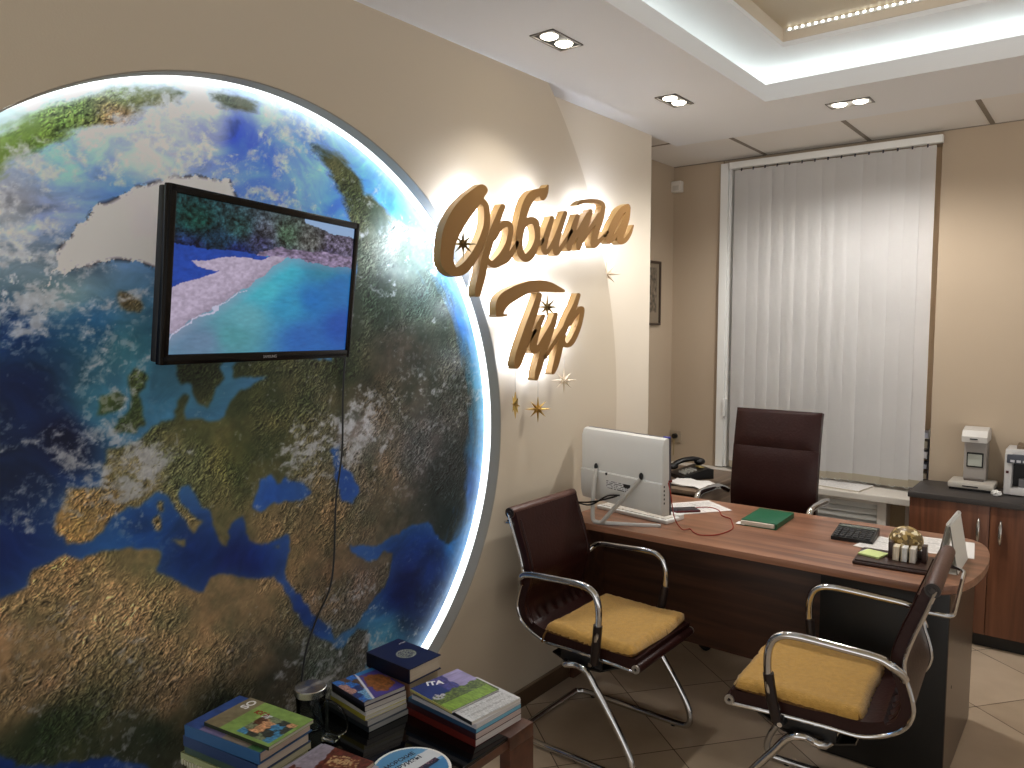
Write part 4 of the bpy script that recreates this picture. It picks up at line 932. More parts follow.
# local: x = screen right seen from the front, y up, +z towards the user; the camera sees the back (-z)
PW, PH = .234, .160
M_pc = mat('pearl white shell', (206, 206, 202), rough=.35)
mb = MB(); mb.box(-PW, PW, -PH, PH, .006, .020, .004).build('bezel', mat('grey bezel line', (70, 68, 74), rough=.3), pc)
mb = MB(); pl = [(.008, -PH), (.008, PH-.002), (-.004, PH), (-.022, PH-.006), (-.034, PH-.030), (-.036, -.02), (-.044, -.025), (-.044, -PH+.04), (-.034, -PH+.006), (-.02, -PH)]
mb.prism(pl, -PW, PW, M=Matrix(((0, 0, 1, 0), (0, 1, 0, 0), (1, 0, 0, 0), (0, 0, 0, 1))), bev=.004); mb.build('shell', M_pc, pc, ang=28)
MB().box(-PW+.015, PW-.015, -PH+.015, PH-.015, .0195, .021).build('screen', M_gloss, pc)
MB().box(-PW+.004, PW-.004, -.0235, -.0225, -.0405, -.034).build('shell_seam', mat('seam grey', (120, 118, 116), rough=.5), pc)
def p_lab(u, v):
    c = np.ones((len(u), 3))*.80
    on = (np.floor(v*9) % 2 == 0) & (vnoise(u*26, np.floor(v*9)*3.1, 4) > .42); c = np.where(on[:, None], .18, c)
    blk = (u > .72) & (v > .55); c = np.where(blk[:, None], .14, c); return c
painted_sheet('rating_label', (.073, -.088, -.0446), (-.140, 0, 0), (0, .034, 0), p_lab, 60, 24, M_print, pc)
MB().cyl((.0725, -.027, -.0462), (.0725, -.027, -.040), .006, seg=14).build('lock_hole', M_black, pc)
pb = MB()
for k in range(5): pb.box(-PW-.001, -PW+.002, -.04-k*.017, -.032-k*.017, -.028, -.022)
pb.build('side_ports', M_black, pc)
MB().box(-PW-.006, -PW+.004, -.022, -.014, .002, .018).build('plug', mat('red plug', (110, 30, 28), rough=.5), pc)
MB().box(-PW-.001, -PW+.03, PH-.002, PH+.004, .004, .016, .001).build('blue_tab', mat('blue tab', (60, 60, 150), rough=.5), pc)
inv = pc.matrix_world.inverted()
def loc_(p): return inv @ Vector(p)
A_ = pc.matrix_world @ Vector((.1355, -.010, -.040)); B_ = pc.matrix_world @ Vector((-.1274, -.0127, -.040))
M_stand = mat('grey stand', (176, 174, 168), rough=.4)
for pts in ([A_, (.150, 2.815, .90), (.155, 2.800, .80), (.162, 2.797, .766), (.185, 2.803, .7585), (.21, 2.815, .7585)], [B_, (.32, 2.795, .895), (.235, 2.797, .80), (.205, 2.800, .766), (.195, 2.806, .7592), (.21, 2.815, .7592)]):
    MB().tube([loc_(p) for p in pts], .0095, seg=10, smooth=5).build('stand_leg', M_stand, pc)
MB().tube([loc_(p) for p in [(.20, 2.81, .7585), (.31, 2.862, .7568), (.42, 2.922, .7558)]], .0085, seg=10, smooth=3, flat=.55).build('stand_foot', M_pc, pc)
for p in ((.1355, -.004, -.044), (-.1274, -.006, -.044)): MB().ball(p, .010, (1, 1.6, .8)).build('stand_socket', M_black, pc)
for dz, m_ in ((0, M_black), (.012, M_black)):
    tt = tag(MB().tube([(.27+dz, 2.812, .885+dz*.3), (.23, 2.795, .87+dz), (.15, 2.79, .845-dz), (.06, 2.80, .83), (.012, 2.815, .82-dz*.6)], .0035, seg=8, smooth=5).build('power_cable', m_, off=(.1, 2.8, .82)), 'black cables running from the back of the white computer to the wall', 'cable', 'computer cables')
# keyboard in front of the screen
k = thing('keyboard', 'white keyboard lying on the desk under the computer', 'keyboard', (.235, 3.07, .751), math.radians(-9)); OFF[k.name] = Vector((0, 0, 0))
MB().box(-.20, .20, -.065, .065, 0, .016, .005).box(-.20, .20, .03, .062, .012, .024, .004).build('case', M_white, k)
for r_ in range(5):
    for c_ in range(12):
        if r_ == 0 and 3 < c_ < 9: continue
        x = -.185+c_*.031; y = -.05+r_*.0175
        MB().box(x, x+.027, y, y+.015, .015, .0195, .001, seg=1).build('key', M_offwhite, k)
MB().box(-.061, .09, -.05, -.035, .015, .0195, .001).build('key', M_offwhite, k)
# papers, phone, cord, notebook
sheet('paper_sheet', 'loose white papers under the phone behind the computer', 'paper', .375, 3.33, .7505, .21, .297, -.62, 1)
t = thing('smartphone', 'dark smartphone with a red edge lying on the white papers', 'phone', (.372, 3.235, .753), -.75); OFF[t.name] = Vector((0, 0, 0))
MB().box(-.036, .036, -.072, .072, 0, .009, .003).build('case', mat('red case', (90, 24, 26), rough=.4), t)
MB().box(-.033, .033, -.068, .068, .0088, .0096, .0003).build('screen', mat('blue black glass', (28, 38, 56), rough=.08), t)
o = MB().tube([(.513, 2.80, .975), (.523, 2.803, .93), (.527, 2.83, .83), (.528, 2.90, .765), (.533, 2.965, .753), (.57, 2.925, .753), (.605, 2.905, .753), (.635, 2.92, .753), (.662, 2.955, .753), (.676, 3.03, .753), (.668, 3.10, .753), (.62, 3.20, .753), (.60, 3.235, .753), (.55, 3.263, .753), (.50, 3.345, .7535), (.44, 3.37, .7545), (.395, 3.30, .758)], .0022, seg=8, smooth=6).build('charging_cord', mat('red cord', (150, 40, 28), rough=.5), off=(.53, 2.95, .753))
tag(o, 'thin red charging cord looping over the desk from the computer', 'cord')
t = thing('notebook', 'green covered notebook lying on the desk before the big chair', 'notebook', (.742, 3.30, .7505), math.radians(2)); OFF[t.name] = Vector((0, 0, 0))
M_green = mat('green cover', (22, 92, 62), rough=.45, bump=.1, bscale=200)
MB().box(-.073, .070, -.128, .125, .003, .020, .002).build('pages', M_pages, t)
MB().box(-.075, .078, -.118, .13, .020, .0235, .0015).build('front_cover', M_green, t)
MB().box(-.075, .078, -.13, .13, 0, .003, .001).build('back_cover', M_green, t)
MB().box(.074, .079, -.125, .13, .001, .0232, .0015).build('spine', M_green, t)
MB().box(-.095, -.055, -.133, -.09, .0035, .0042).build('loose_page', M_paper, t)
# calculator
t = thing('calculator', 'black desk calculator with large keys', 'calculator', (1.115, 3.27, .7505), math.radians(4)); OFF[t.name] = Vector((0, 0, 0))
mb = MB(); mb.prism([(-.085, 0), (.085, 0), (.085, .030), (-.085, .014)], -.078, .078, M=Matrix(((0, 0, 1, 0), (1, 0, 0, 0), (0, 1, 0, 0), (0, 0, 0, 1))), bev=.004); mb.build('case', M_black, t)
sl_ = math.atan2(.016, .17)
for r_ in range(5):
    for c_ in range(6):
        x = -.070+c_*.0236; y = -.074+r_*.022; z = .014+(y+.085)*.016/.17
        MB().box(x, x+.019, y, y+.016, z, z+.005, .0015, seg=1).build('key', mat('calc key', (44, 44, 46), rough=.45), t)
MB().box(-.07, .07, .043, .078, .0262, .0295, .001).build('display', mat('lcd', (96, 104, 96), rough=.2), t)

# organiser tray with its contents
t = thing('desk_organizer', 'dark wooden desk tray with an upright card holder', 'organizer', (1.325, 3.0, .7505), math.radians(4)); OFF[t.name] = Vector((0, 0, 0))
M_dw = mat('dark wood', (52, 30, 22), rough=.35)
MB().box(-.135, .135, -.095, .10, 0, .012, .004).box(-.128, .128, -.088, .093, .011, .018, .004).build('tray', M_dw, t)
for x in (-.030, .078): MB().box(x, x+.016, -.010, .03, .017, .078, .002).build('holder_end', M_dw, t)
MB().box(-.030, .094, .030, .038, .017, .05, .002).build('holder_back', M_dw, t)
R4 = Matrix.Translation((1.325, 3.0, .7505)) @ Matrix.Rotation(math.radians(4), 4, 'Z')
def on_tray(x, y, z): return tuple(R4 @ Vector((x, y, z)))
for k, (x, c_) in enumerate(((-.010, (226, 214, 190)), (.016, (222, 222, 218)), (.043, (214, 206, 196)))):
    q = thing('business_cards', ('pack of cream business cards at the left in the wooden holder', 'pack of white business cards in the middle of the wooden holder', 'pack of greyish business cards at the right in the wooden holder')[k], 'cards', on_tray(x+.008, -.003, .0185), math.radians(4), 'business cards in the holder'); OFF[q.name] = Vector((0, 0, 0))
    MB().box(-.010, .010, -.028, .028, 0, .050, .0008).build('card_pack', mat('cards %d' % k, c_, rough=.7, var=.25, vscale=30, stretch=(16, 1, 1)), q)
    MB().box(-.0101, -.006, -.0282, .0282, .0005, .0502, .0003).build('front_card', mat('card face', (190, 176, 150), rough=.6), q)
q = thing('note_pad', 'pale green sticky note pad on the wooden desk tray', 'notepad', on_tray(-.080, .000, .0185), math.radians(-14)); OFF[q.name] = Vector((0, 0, 0))
MB().box(-.038, .038, -.038, .038, 0, .007, .0006).build('pad', mat('lime paper', (206, 222, 150), rough=.8), q)
MB().box(-.05, .03, .0, .055, -.0002, .001).build('white_slip', M_paper, q)
# glittering dome
q = thing('glitter_ball', 'gold mosaic ball ornament standing behind the business cards', 'ornament', on_tray(.018, .070, .0185)); OFF[q.name] = Vector((0, 0, 0))
mm = bpy.data.materials.new('mosaic'); mm.use_nodes = True; nt = mm.node_tree; b = nt.nodes['Principled BSDF']
v = nt.nodes.new('ShaderNodeTexVoronoi'); v.inputs['Scale'].default_value = 95; tcn = nt.nodes.new('ShaderNodeTexCoord'); nt.links.new(tcn.outputs['Object'], v.inputs['Vector'])
rr = nt.nodes.new('ShaderNodeValToRGB'); rr.color_ramp.interpolation = 'CONSTANT'; e = rr.color_ramp.elements
e[0].position = 0; e[0].color = lin((120, 96, 48))+(1,); e[1].position = .4; e[1].color = lin((176, 150, 92))+(1,)
x = e.new(.72); x.color = lin((92, 74, 40))+(1,); x = e.new(.86); x.color = lin((240, 226, 190))+(1,)
sp_ = nt.nodes.new('ShaderNodeSeparateColor'); nt.links.new(v.outputs['Color'], sp_.inputs[0]); nt.links.new(sp_.outputs[0], rr.inputs['Fac'])
nt.links.new(rr.outputs['Color'], b.inputs['Base Color']); b.inputs['Roughness'].default_value = .4; b.inputs['Metallic'].default_value = 0
MB().ball((0, 0, .052), .058, (1, 1, .92), 32, 20).build('ball', mm, q)
MB().lathe([(0, 0), (.030, 0), (.030, .004), (.018, .010), (0, .010)]).build('foot', M_dw, q)
sheet('paper_sheet', 'spread of white papers on the desk behind the glitter ball', 'paper', 1.375, 3.33, .7505, .30, .24, .12, 7)
sheet('paper_sheet', 'white printed sheet between the calculator and the glitter ball', 'paper', 1.235, 3.22, .752, .15, .21, -.2, 9)
# folded desk calendar
q = thing('desk_calendar', 'white folded tent calendar standing at the rounded end of the desk', 'calendar', (1.484, 3.09, .7505), math.radians(0)); OFF[q.name] = Vector((0, 0, 0))
for s, a in ((-1, .0), (1, .0)):
    mb = MB(); mb.sweep([(s*.034, 0), (s*.004, .168)], -.11, .13, 1, .0016); mb.build('panel', mat('calendar card', (224, 222, 214), rough=.6), q)
mb = MB(); mb.box(-.033, .033, -.105, .125, 0, .0015).build('base_flap', M_paper, q)
for s in (-1, 1): MB().tube([(s*.0345, -.111, .002), (s*.005, -.111, .168)], .0022, seg=6, smooth=0).build('edge_tape', mat('tape grey', (110, 106, 98), rough=.5), q)
rg = MB()
for k_ in range(16): rg.lathe([(.007, -.0012), (.0085, 0), (.007, .0012), (.0055, 0), (.007, -.0012)], seg=12, M=Matrix.Translation((0, -.10+k_*.0145, .170)) @ Matrix.Rotation(PI/2, 4, 'X'))
rg.build('ring_binding', M_white, q)

# telephone on the side table
q = thing('telephone', 'black desk telephone with its handset, in the alcove behind the computer', 'telephone', (.0, 4.12, .7225), math.radians(-35)); OFF[q.name] = Vector((0, 0, 0))
mb = MB(); mb.prism([(-.10, 0), (.10, 0), (.10, .055), (.06, .062), (-.10, .022)], -.085, .085, M=Matrix(((0, 0, 1, 0), (1, 0, 0, 0), (0, 1, 0, 0), (0, 0, 0, 1))), bev=.006); mb.build('base', M_black, q)
hs = MB(); hs.tube([(-.062, -.085, .062), (-.062, -.04, .085), (-.062, .04, .096), (-.062, .09, .088)], .020, seg=14, flat=.7).ball((-.062, -.085, .058), .028, (1, 1.2, .7)).ball((-.062, .092, .078), .029, (1, 1.2, .75)); hs.build('handset', M_black, q)
kp = MB()
for r_ in range(4):
    for c_ in range(3): kp.box(-.015+c_*.026, .005+c_*.026, -.075+r_*.022, -.060+r_*.022, .030+r_*.005, .040+r_*.005, .002)
kp.build('keypad', mat('key pale', (160, 158, 150), rough=.5), q)
MB().box(-.005, .05, .03, .06, .060, .066, .001).build('display', mat('amber label', (150, 132, 80), rough=.4), q)
q = thing('paper_roll', 'white crumpled cable and papers lying before the black telephone', 'paper', (.06, 3.93, .7225)); OFF[q.name] = Vector((0, 0, 0))
MB().sweep([(-.10, .004), (-.05, .012), (.02, .006), (.09, .014), (.13, .004)], -.09, .10, 6, .002, lambda u, v: .006*math.sin(v*7+u*5)).build('sheet', M_paper, q)

# wall fittings in the alcove and on the back wall
q = thing('motion_sensor', 'small white box sensor high in the alcove corner', 'sensor', (-.405, 4.715, 2.51)); OFF[q.name] = Vector((0, 0, 0))
MB().box(-.034, .034, -.03, .018, -.036, .036, .006).build('case', M_offwhite, q)
MB().box(-.022, .022, -.032, -.029, -.026, .006, .001).build('lens', mat('lens', (190, 184, 174), rough=.3), q)
q = thing('picture_frame', 'narrow dark-framed print on the alcove side wall', 'picture', (-.439, 4.35, 1.81)); OFF[q.name] = Vector((0, 0, 0))
M_fr = mat('frame dark', (62, 50, 42), rough=.4)
MB().box(0, .016, -.20, .19, -.205, -.190, .002).box(0, .016, -.20, .19, .190, .205, .002).box(0, .016, -.20, -.185, -.205, .205, .002).box(0, .016, .175, .19, -.205, .205, .002).build('frame', M_fr, q)
def p_pic(u, v):
    c = np.ones((len(u), 3))*np.array([.52, .47, .40]); n = fbm(u*22, v*22, 4, 4)
    i = (u > .1) & (u < .9) & (v > .17) & (v < .92); c = np.where(i[:, None], np.array([.40, .36, .31])*(.35+1.3*n)[:, None], c); return c
painted_sheet('print', (.006, -.186, -.191), (0, .363, 0), (0, 0, .382), p_pic, 60, 60, M_print, q)
q = thing('wall_socket', 'dark round wall socket with a black plug beside the alcove corner', 'socket', (-.40, YB-.002, .855)); OFF[q.name] = Vector((0, 0, 0))
MB().box(-.04, .04, -.010, .001, -.04, .04, .004).build('plate', mat('socket plate', (150, 136, 116), rough=.5), q)
MB().cyl((.005, -.010, .006), (.005, -.040, .006), .017, bev=.003).build('plug', M_black, q)
MB().tube([(.005, -.036, -.006), (.008, -.04, -.05), (.0, -.03, -.125)], .003, seg=8).build('cord', mat('cord yellow', (140, 126, 84), rough=.5), q)

# ---------------------------------------------------------------- coffee table with magazines
TZ = .45
T = thing('coffee_table', 'low brown wooden coffee table with a black glass top', 'table', (.32, 1.15, 0))
MB().box(.03, .607, .50, 1.636, TZ-.010, TZ-.0005, .002).build('glass_top', mat('black glass', (6, 6, 7), rough=.08), T)
for y0, y1 in ((1.636, 1.748), (.39, .50)):
    MB().box(.028, .614, y0, y1, TZ-.042, TZ, .0025).build('end_board', M_tablewood, T)
    for x0, x1 in ((.028, .066), (.576, .614)):
        MB().box(x0, x1, y0, y1, 0, TZ-.042, .002).build('leg', M_tablewood, T)
rl = MB()
for x in (.03, .585): rl.box(x, x+.024, .50, 1.636, TZ-.034, TZ-.010, .001)
rl.build('rail', M_tablewood, T)

def book(name, label, cat, cx, cy, z, w, d, t, rz, cover, spine, pages=None, paint=None, nu=60, nv=50, group='magazines on the coffee table', hard=False, face_m=None):
    """w along local x, d along local y; the spine is at -y"""
    b = thing(name, label, cat, (cx, cy, z), math.radians(rz), group); OFF[b.name] = Vector((0, 0, 0))
    ct = .0028 if hard else .0009; ins = .004 if hard else .0008
    mp = mat('pages %d %d %d' % tuple(pages or (206, 198, 184)), pages or (206, 198, 184), rough=.85, spec=.1, var=.16, vscale=24, stretch=(.4, .4, 60))
    MB().box(-w/2+ins, w/2-ins, -d/2+.001, d/2-ins, ct, t-ct).build('pages', mp, b)
    ms = mat('spine %d %d %d' % tuple(spine), spine, rough=.4); mc = mat('cover %d %d %d' % tuple(cover), cover, rough=.35)
    MB().box(-w/2, w/2, -d/2, d/2, 0, ct).build('back_cover', mc, b)
    MB().box(-w/2, w/2, -d/2-ct, -d/2+.0012, 0, t).build('spine', ms, b)
    fc = MB().box(-w/2, w/2, -d/2, d/2, t-ct, t).build('front_cover', mc, b)
    if paint: painted_sheet('cover_print', (-w/2, -d/2, t+.0003), (w, 0, 0), (0, d, 0), paint, nu, nv, M_print, fc)
    b['_t'] = t; del b['_t']
    return b
def words_on(b, s, size, x, y, z, rz, m, bold=0.):
    return text('title', s, size, Matrix.Translation((x, y, z)) @ Matrix.Rotation(math.radians(rz), 4, 'Z'), m, b, bold, .0002)
WHITE = mat('title white', (232, 232, 232), rough=.5); REDT = mat('title red', (150, 40, 30), rough=.5); DARKT = mat('title dark', (30, 34, 60), rough=.5)
def mosaic(colors, nx, ny, seed, base=None, area=None, soft=.12):
    def p(u, v):
        ix = np.floor(u*nx+(fbm(u*14, v*14, seed, 3)-.5)*soft*6); iy = np.floor(v*ny+(fbm(u*14, v*14, seed+5, 3)-.5)*soft*6)
        h = (hash2(ix, iy, seed)*len(colors)).astype(int).clip(0, len(colors)-1)
        c = np.array(colors, float)[h]/255*(.45+1.1*fbm(u*40, v*40, seed+9, 4, .7))[:, None]
        if base is not None:
            ins = (u > area[0]) & (u < area[1]) & (v > area[2]) & (v < area[3]); c = np.where(ins[:, None], c, base(u, v))
        return np.clip(c, 0, 1)
    return p
# --- left pile
book('brochure', 'cream brochure at the very bottom of the left pile', 'brochure', .185, 1.085, TZ, .27, .175, .030, 8, (206, 196, 160), (178, 172, 140), (214, 206, 176), group='lower brochures of the left pile')
q = book('spiral_pad', 'green and cream wire-bound pad near the bottom of the left pile', 'notepad', .172, 1.080, TZ+.030, .275, .178, .030, 8, (150, 160, 110), (168, 174, 126), (206, 206, 170), group='lower brochures of the left pile')
wb = MB()
for k in range(26): wb.box(-.130+k*.0102, -.1255+k*.0102, -.0935, -.087, .001, .0145)
wb.build('wire_binding', mat('wire cream', (214, 210, 186), rough=.5), q)
book('brochure', 'thin olive brochure directly under the two thick blue books', 'brochure', .180, 1.085, TZ+.060, .27, .178, .018, 8, (120, 128, 96), (64, 84, 70), (190, 186, 160), group='lower brochures of the left pile')
def p_flyer(u, v):
    c = np.ones((len(u), 3))*np.array([.62, .60, .66])*(.85+.3*fbm(u*9, v*9, 3))[:, None]
    return c
q = book('catalog', 'grey travel catalogue with a blue label under the brown one', 'catalogue', .432, 1.088, TZ+.030, .20, .27, .040, 6, (160, 156, 168), (130, 50, 30), (196, 180, 176), p_flyer, group='catalogues beside the left pile')
MB().box(-.066, .02, -.060, -.030, .0404, .0408, .0002).build('blue_label', mat('label blue', (44, 72, 160), rough=.4), q)
text('label_title', 'КАТАЛОГ', .014, Matrix.Translation((-.022, -.045, .0410)) , WHITE, q, .0003, .0001)
book('catalog', 'plain pale catalogue lying on the glass below the grey one', 'catalogue', .434, 1.080, TZ, .19, .25, .030, 5, (180, 176, 176), (120, 116, 120), (200, 194, 186), group='catalogues beside the left pile')
def p_brown(u, v):
    wu = u+(fbm(u*12, v*12, 3)-.5)*.10; wv = v+(fbm(u*12, v*12, 8)-.5)*.10
    c = np.array([.36, .17, .13])*(.35+1.3*fbm(u*24, v*24, 31, 5, .65))[:, None]
    for (x, y, a, w, h) in ((.60, .80, .2, .50, .22), (.84, .46, .2, .28, .26), (.40, .30, -.15, .42, .24), (.80, .12, .1, .34, .16)):
        du = (wu-x)*math.cos(a)+(wv-y)*math.sin(a); dv = -(wu-x)*math.sin(a)+(wv-y)*math.cos(a)
        i = (np.abs(du) < w/2) & (np.abs(dv) < h/2)
        s = (vnoise(du*40, np.floor(dv*34)*3.7, 6) > .55) | (np.abs(np.abs(dv)-h*.32) < .012)
        cr = np.where(s[:, None], np.array([.42, .22, .15]), np.array([.70, .58, .42]))*(.75+.5*fbm(u*30, v*30, 5, 3))[:, None]; c = np.where(i[:, None], cr, c)
    g = (wu < .22+.25*(1-wv)) & (wv > .45); c = np.where(g[:, None], np.array([.56, .53, .58])*(.8+.4*fbm(u*20, v*20, 6, 4))[:, None], c)
    return np.clip(c, 0, 1)
book('catalog', 'reddish-brown travel catalogue with cream document pictures, lying face up', 'catalogue', .436, 1.118, TZ+.070, .165, .20, .010, 8, (96, 44, 34), (80, 40, 32), (190, 170, 150), p_brown, 100, 110, group='catalogues beside the left pile')
book('brochure', 'small green leaflet peeping out beside the brown catalogue', 'leaflet', .420, 1.266, TZ+.0005, .05, .075, .004, -24, (60, 110, 70), (60, 110, 70), (160, 190, 170), group='leaflets')
def p_blue(u, v):
    c = np.ones((len(u), 3))*np.array([.18, .30, .55]); r = u > .32
    c = np.where(r[:, None], np.array([.52, .48, .44]), c); c = np.where(((u > .2) & (u <= .5))[:, None], np.array([.45, .42, .58]), c); c = np.where((u > .84)[:, None], np.array([.25, .42, .25]), c)
    return c*(.8+.4*fbm(u*12, v*12, 2))[:, None]
q = book('book', 'thick blue book in the left pile, lower of two', 'book', .178, 1.085, TZ+.078, .272, .176, .028, 8, (40, 56, 92), (46, 64, 100), (190, 176, 160), hard=True, group='thick blue books')
words_on(q, 'ОТДЫХ', .011, -.06, -.0902, .013, 0, WHITE)
bpy.data.objects[q.children[-1].name].data.transform(Matrix.Translation((-.06, -.0902, .013)) @ Matrix.Rotation(PI/2, 4, 'X') @ Matrix.Translation((.06, .0902, -.013)))
book('book', 'thick blue book just under the green magazine of the left pile', 'book', .182, 1.088, TZ+.106, .270, .176, .030, 9, (44, 82, 124), (50, 92, 136), (186, 166, 150), p_blue, hard=True, group='thick blue books')
def base_green(u, v):
    c = np.ones((len(u), 3))*np.array([.52, .64, .34])
    c = np.where((u < .24)[:, None], np.array([.50, .46, .36]), c); return c*(.85+.3*fbm(u*14, v*14, 4))[:, None]
q = book('magazine', 'green magazine with a picture collage, on top of the left pile', 'magazine', .212, 1.098, TZ+.136, .235, .150, .009, 8, (120, 140, 80), (40, 50, 30), (180, 176, 160), mosaic([(90, 60, 44), (70, 130, 170), (200, 150, 110), (120, 130, 100), (60, 66, 60), (190, 196, 200), (170, 90, 60)], 7, 5, 14, base_green, (.46, .95, .08, .72)), 90, 60)
words_on(q, 'SO', .034, -.088, .045, .0096, 90, WHITE, .001); words_on(q, 'ЮГА', .022, -.02, .028, .0096, 0, REDT, .0006)

# --- middle pile
mid = [((52, 62, 74), (40, 46, 54), (168, 170, 168), .016, .20, .150, -5, 'dark slate magazine at the bottom of the middle pile'),
       ((120, 120, 124), (96, 96, 100), (186, 184, 180), .016, .19, .150, -4, 'grey magazine second from the bottom of the middle pile'),
       ((190, 180, 60), (176, 166, 66), (204, 200, 190), .012, .182, .148, -7, 'yellow-edged magazine in the middle of the middle pile'),
       ((204, 204, 206), (206, 206, 210), (214, 210, 204), .012, .178, .146, -6, 'white magazine above the yellow-edged one in the middle pile'),
       ((24, 24, 26), (20, 20, 22), (196, 190, 184), .016, .176, .146, -8, 'black-spined magazine second from the top of the middle pile')]
z = TZ
for c, s, p, t, w, d, rz, lb in mid:
    book('magazine', lb, 'magazine', .186+random.uniform(-.003, .003), 1.491+random.uniform(-.002, .002), z, w, d, t, rz, c, s, p); z += t
def p_brownpurple(u, v):
    c = np.ones((len(u), 3))*np.array([.30, .26, .56])
    b_ = inside([(.15, .62), (.35, .98), (.75, .95), (.95, .62), (.80, .42), (.45, .52)], u+(fbm(u*9, v*9, 3)-.5)*.2, v+(fbm(u*9, v*9, 7)-.5)*.2)
    c = np.where(b_[:, None], np.array([.52, .32, .16])*(.5+.9*fbm(u*24, v*24, 5))[:, None], c)
    s = v < (.52-.35*(u-.1)); c = np.where(s[:, None], mosaic([(50, 110, 190), (40, 60, 120), (170, 130, 120), (90, 70, 60), (120, 170, 210)], 5, 6, 3)(u, v), c)
    w = np.abs(v-(.54-.35*(u-.1))) < .025; c = np.where(w[:, None], np.array([.85, .85, .88]), c)
    c = np.where((u < .12)[:, None] & (v > .55)[:, None], np.array([.2, .5, .75]), c); return c*.95
book('magazine', 'magazine with a brown castle and purple sky, topmost of the middle pile', 'magazine', .184, 1.491, z, .172, .146, .012, -7, (70, 60, 110), (50, 50, 66), (180, 176, 172), p_brownpurple, 90, 80)

# --- navy book on two paler ones behind
book('book', 'dull brown book at the bottom of the pile under the navy book', 'book', .186, 1.640, TZ, .180, .125, .036, -1, (110, 92, 70), (96, 76, 56), (176, 158, 128), group='books under the navy one', hard=True)
book('book', 'beige book with a patterned spine right under the navy book', 'book', .184, 1.640, TZ+.036, .186, .128, .046, -1, (176, 160, 130), (150, 110, 84), (186, 168, 138), group='books under the navy one', hard=True)
def p_navy(u, v):
    c = np.ones((len(u), 3))*np.array([.085, .125, .27])
    r = np.hypot((u-.54)*1.45, v-.52); a = np.arctan2(v-.52, (u-.54)*1.45)
    g = (r < .235) & ((r > .20) | (fbm(u*60, v*60, 4, 3) > .47)) ; c = np.where(g[:, None], np.array([.52, .54, .50])*(.7+.5*vnoise(a*9, r*40, 2))[:, None], c)
    return c
q = book('book', 'thick navy blue hardback with a silver emblem, on top of the rear pile', 'book', .183, 1.640, TZ+.082, .196, .134, .046, -1, (22, 32, 70), (10, 14, 32), (196, 180, 156), p_navy, 150, 110, group='navy hardback', hard=True)
words_on(q, 'АТЛАС', .008, -.062, .050, .0466, 90, WHITE)
# --- right pile
rp = [((96, 24, 20), (92, 28, 22), (206, 200, 196), .020, .300, .196, -3, 'dark red brochure at the bottom of the right pile'),
      ((40, 30, 44), (46, 18, 24), (196, 178, 172), .018, .290, .194, -3, 'maroon-spined magazine second from the bottom of the right pile'),
      ((40, 110, 150), (36, 66, 96), (120, 180, 205), .012, .280, .192, -3, 'turquoise-edged magazine in the right pile'),
      ((188, 188, 194), (180, 180, 186), (206, 204, 204), .013, .266, .190, -3, 'light grey magazine in the right pile above the turquoise one')]
z = TZ
for c, s, p, t, w, d, rz, lb in rp:
    book('magazine', lb, 'magazine', .424+(.30-w)/2, 1.645, z, w, d, t, rz, c, s, p); z += t
def p_text(u, v):
    c = np.ones((len(u), 3))*.82; row = np.floor(u*34); f = u*34-row
    on = (f > .3) & (f < .75) & (vnoise(row*5.1, v*50, 3) > .35) & (v > .06) & (v < .94); return np.where(on[:, None], .60, c)
book('magazine', 'open white text pages sticking out under the top magazine of the right pile', 'magazine', .478, 1.640, z, .19, .192, .010, -7, (222, 222, 220), (30, 30, 34), (214, 212, 208), p_text, 110, 60); z += .010
def p_lav(u, v):
    wu = u+(fbm(u*8, v*8, 3)-.5)*.18; wv = v+(fbm(u*8, v*8, 5)-.5)*.18
    c = np.ones((len(u), 3))*np.array([.62, .58, .74])*(.85+.3*fbm(u*20, v*6, 7))[:, None]
    m_ = wv < .62; c = np.where(m_[:, None], np.array([.28, .27, .50])*(.7+.7*fbm(u*30, v*30, 9))[:, None], c)
    bl = (v < .40) & (u < .55); c = np.where(bl[:, None], np.array([.15, .22, .46]), c)
    gr = wu > .50; c = np.where(gr[:, None], np.array([.36, .42, .20])*(.4+1.2*fbm(u*30, v*30, 19))[:, None], c)
    lg = (u > .74) & (v < .96); c = np.where(lg[:, None], np.array([.50, .62, .22])*(.75+.5*fbm(u*14, v*34, 29))[:, None], c)
    fl = np.hypot((u-.52)*1.2, v-.16) < .11; c = np.where((fl & (fbm(u*40, v*40, 3) > .45))[:, None], np.array([.72, .72, .76]), c)
    return np.clip(c, 0, 1)
q = book('magazine', 'magazine with lavender hills and a green meadow, topmost of the right pile', 'magazine', .404, 1.636, z, .190, .186, .007, -7, (70, 76, 120), (180, 176, 110), (206, 204, 196), p_lav, 130, 110)
words_on(q, 'ITA', .034, -.070, -.020, .0076, 62, WHITE, .0012)

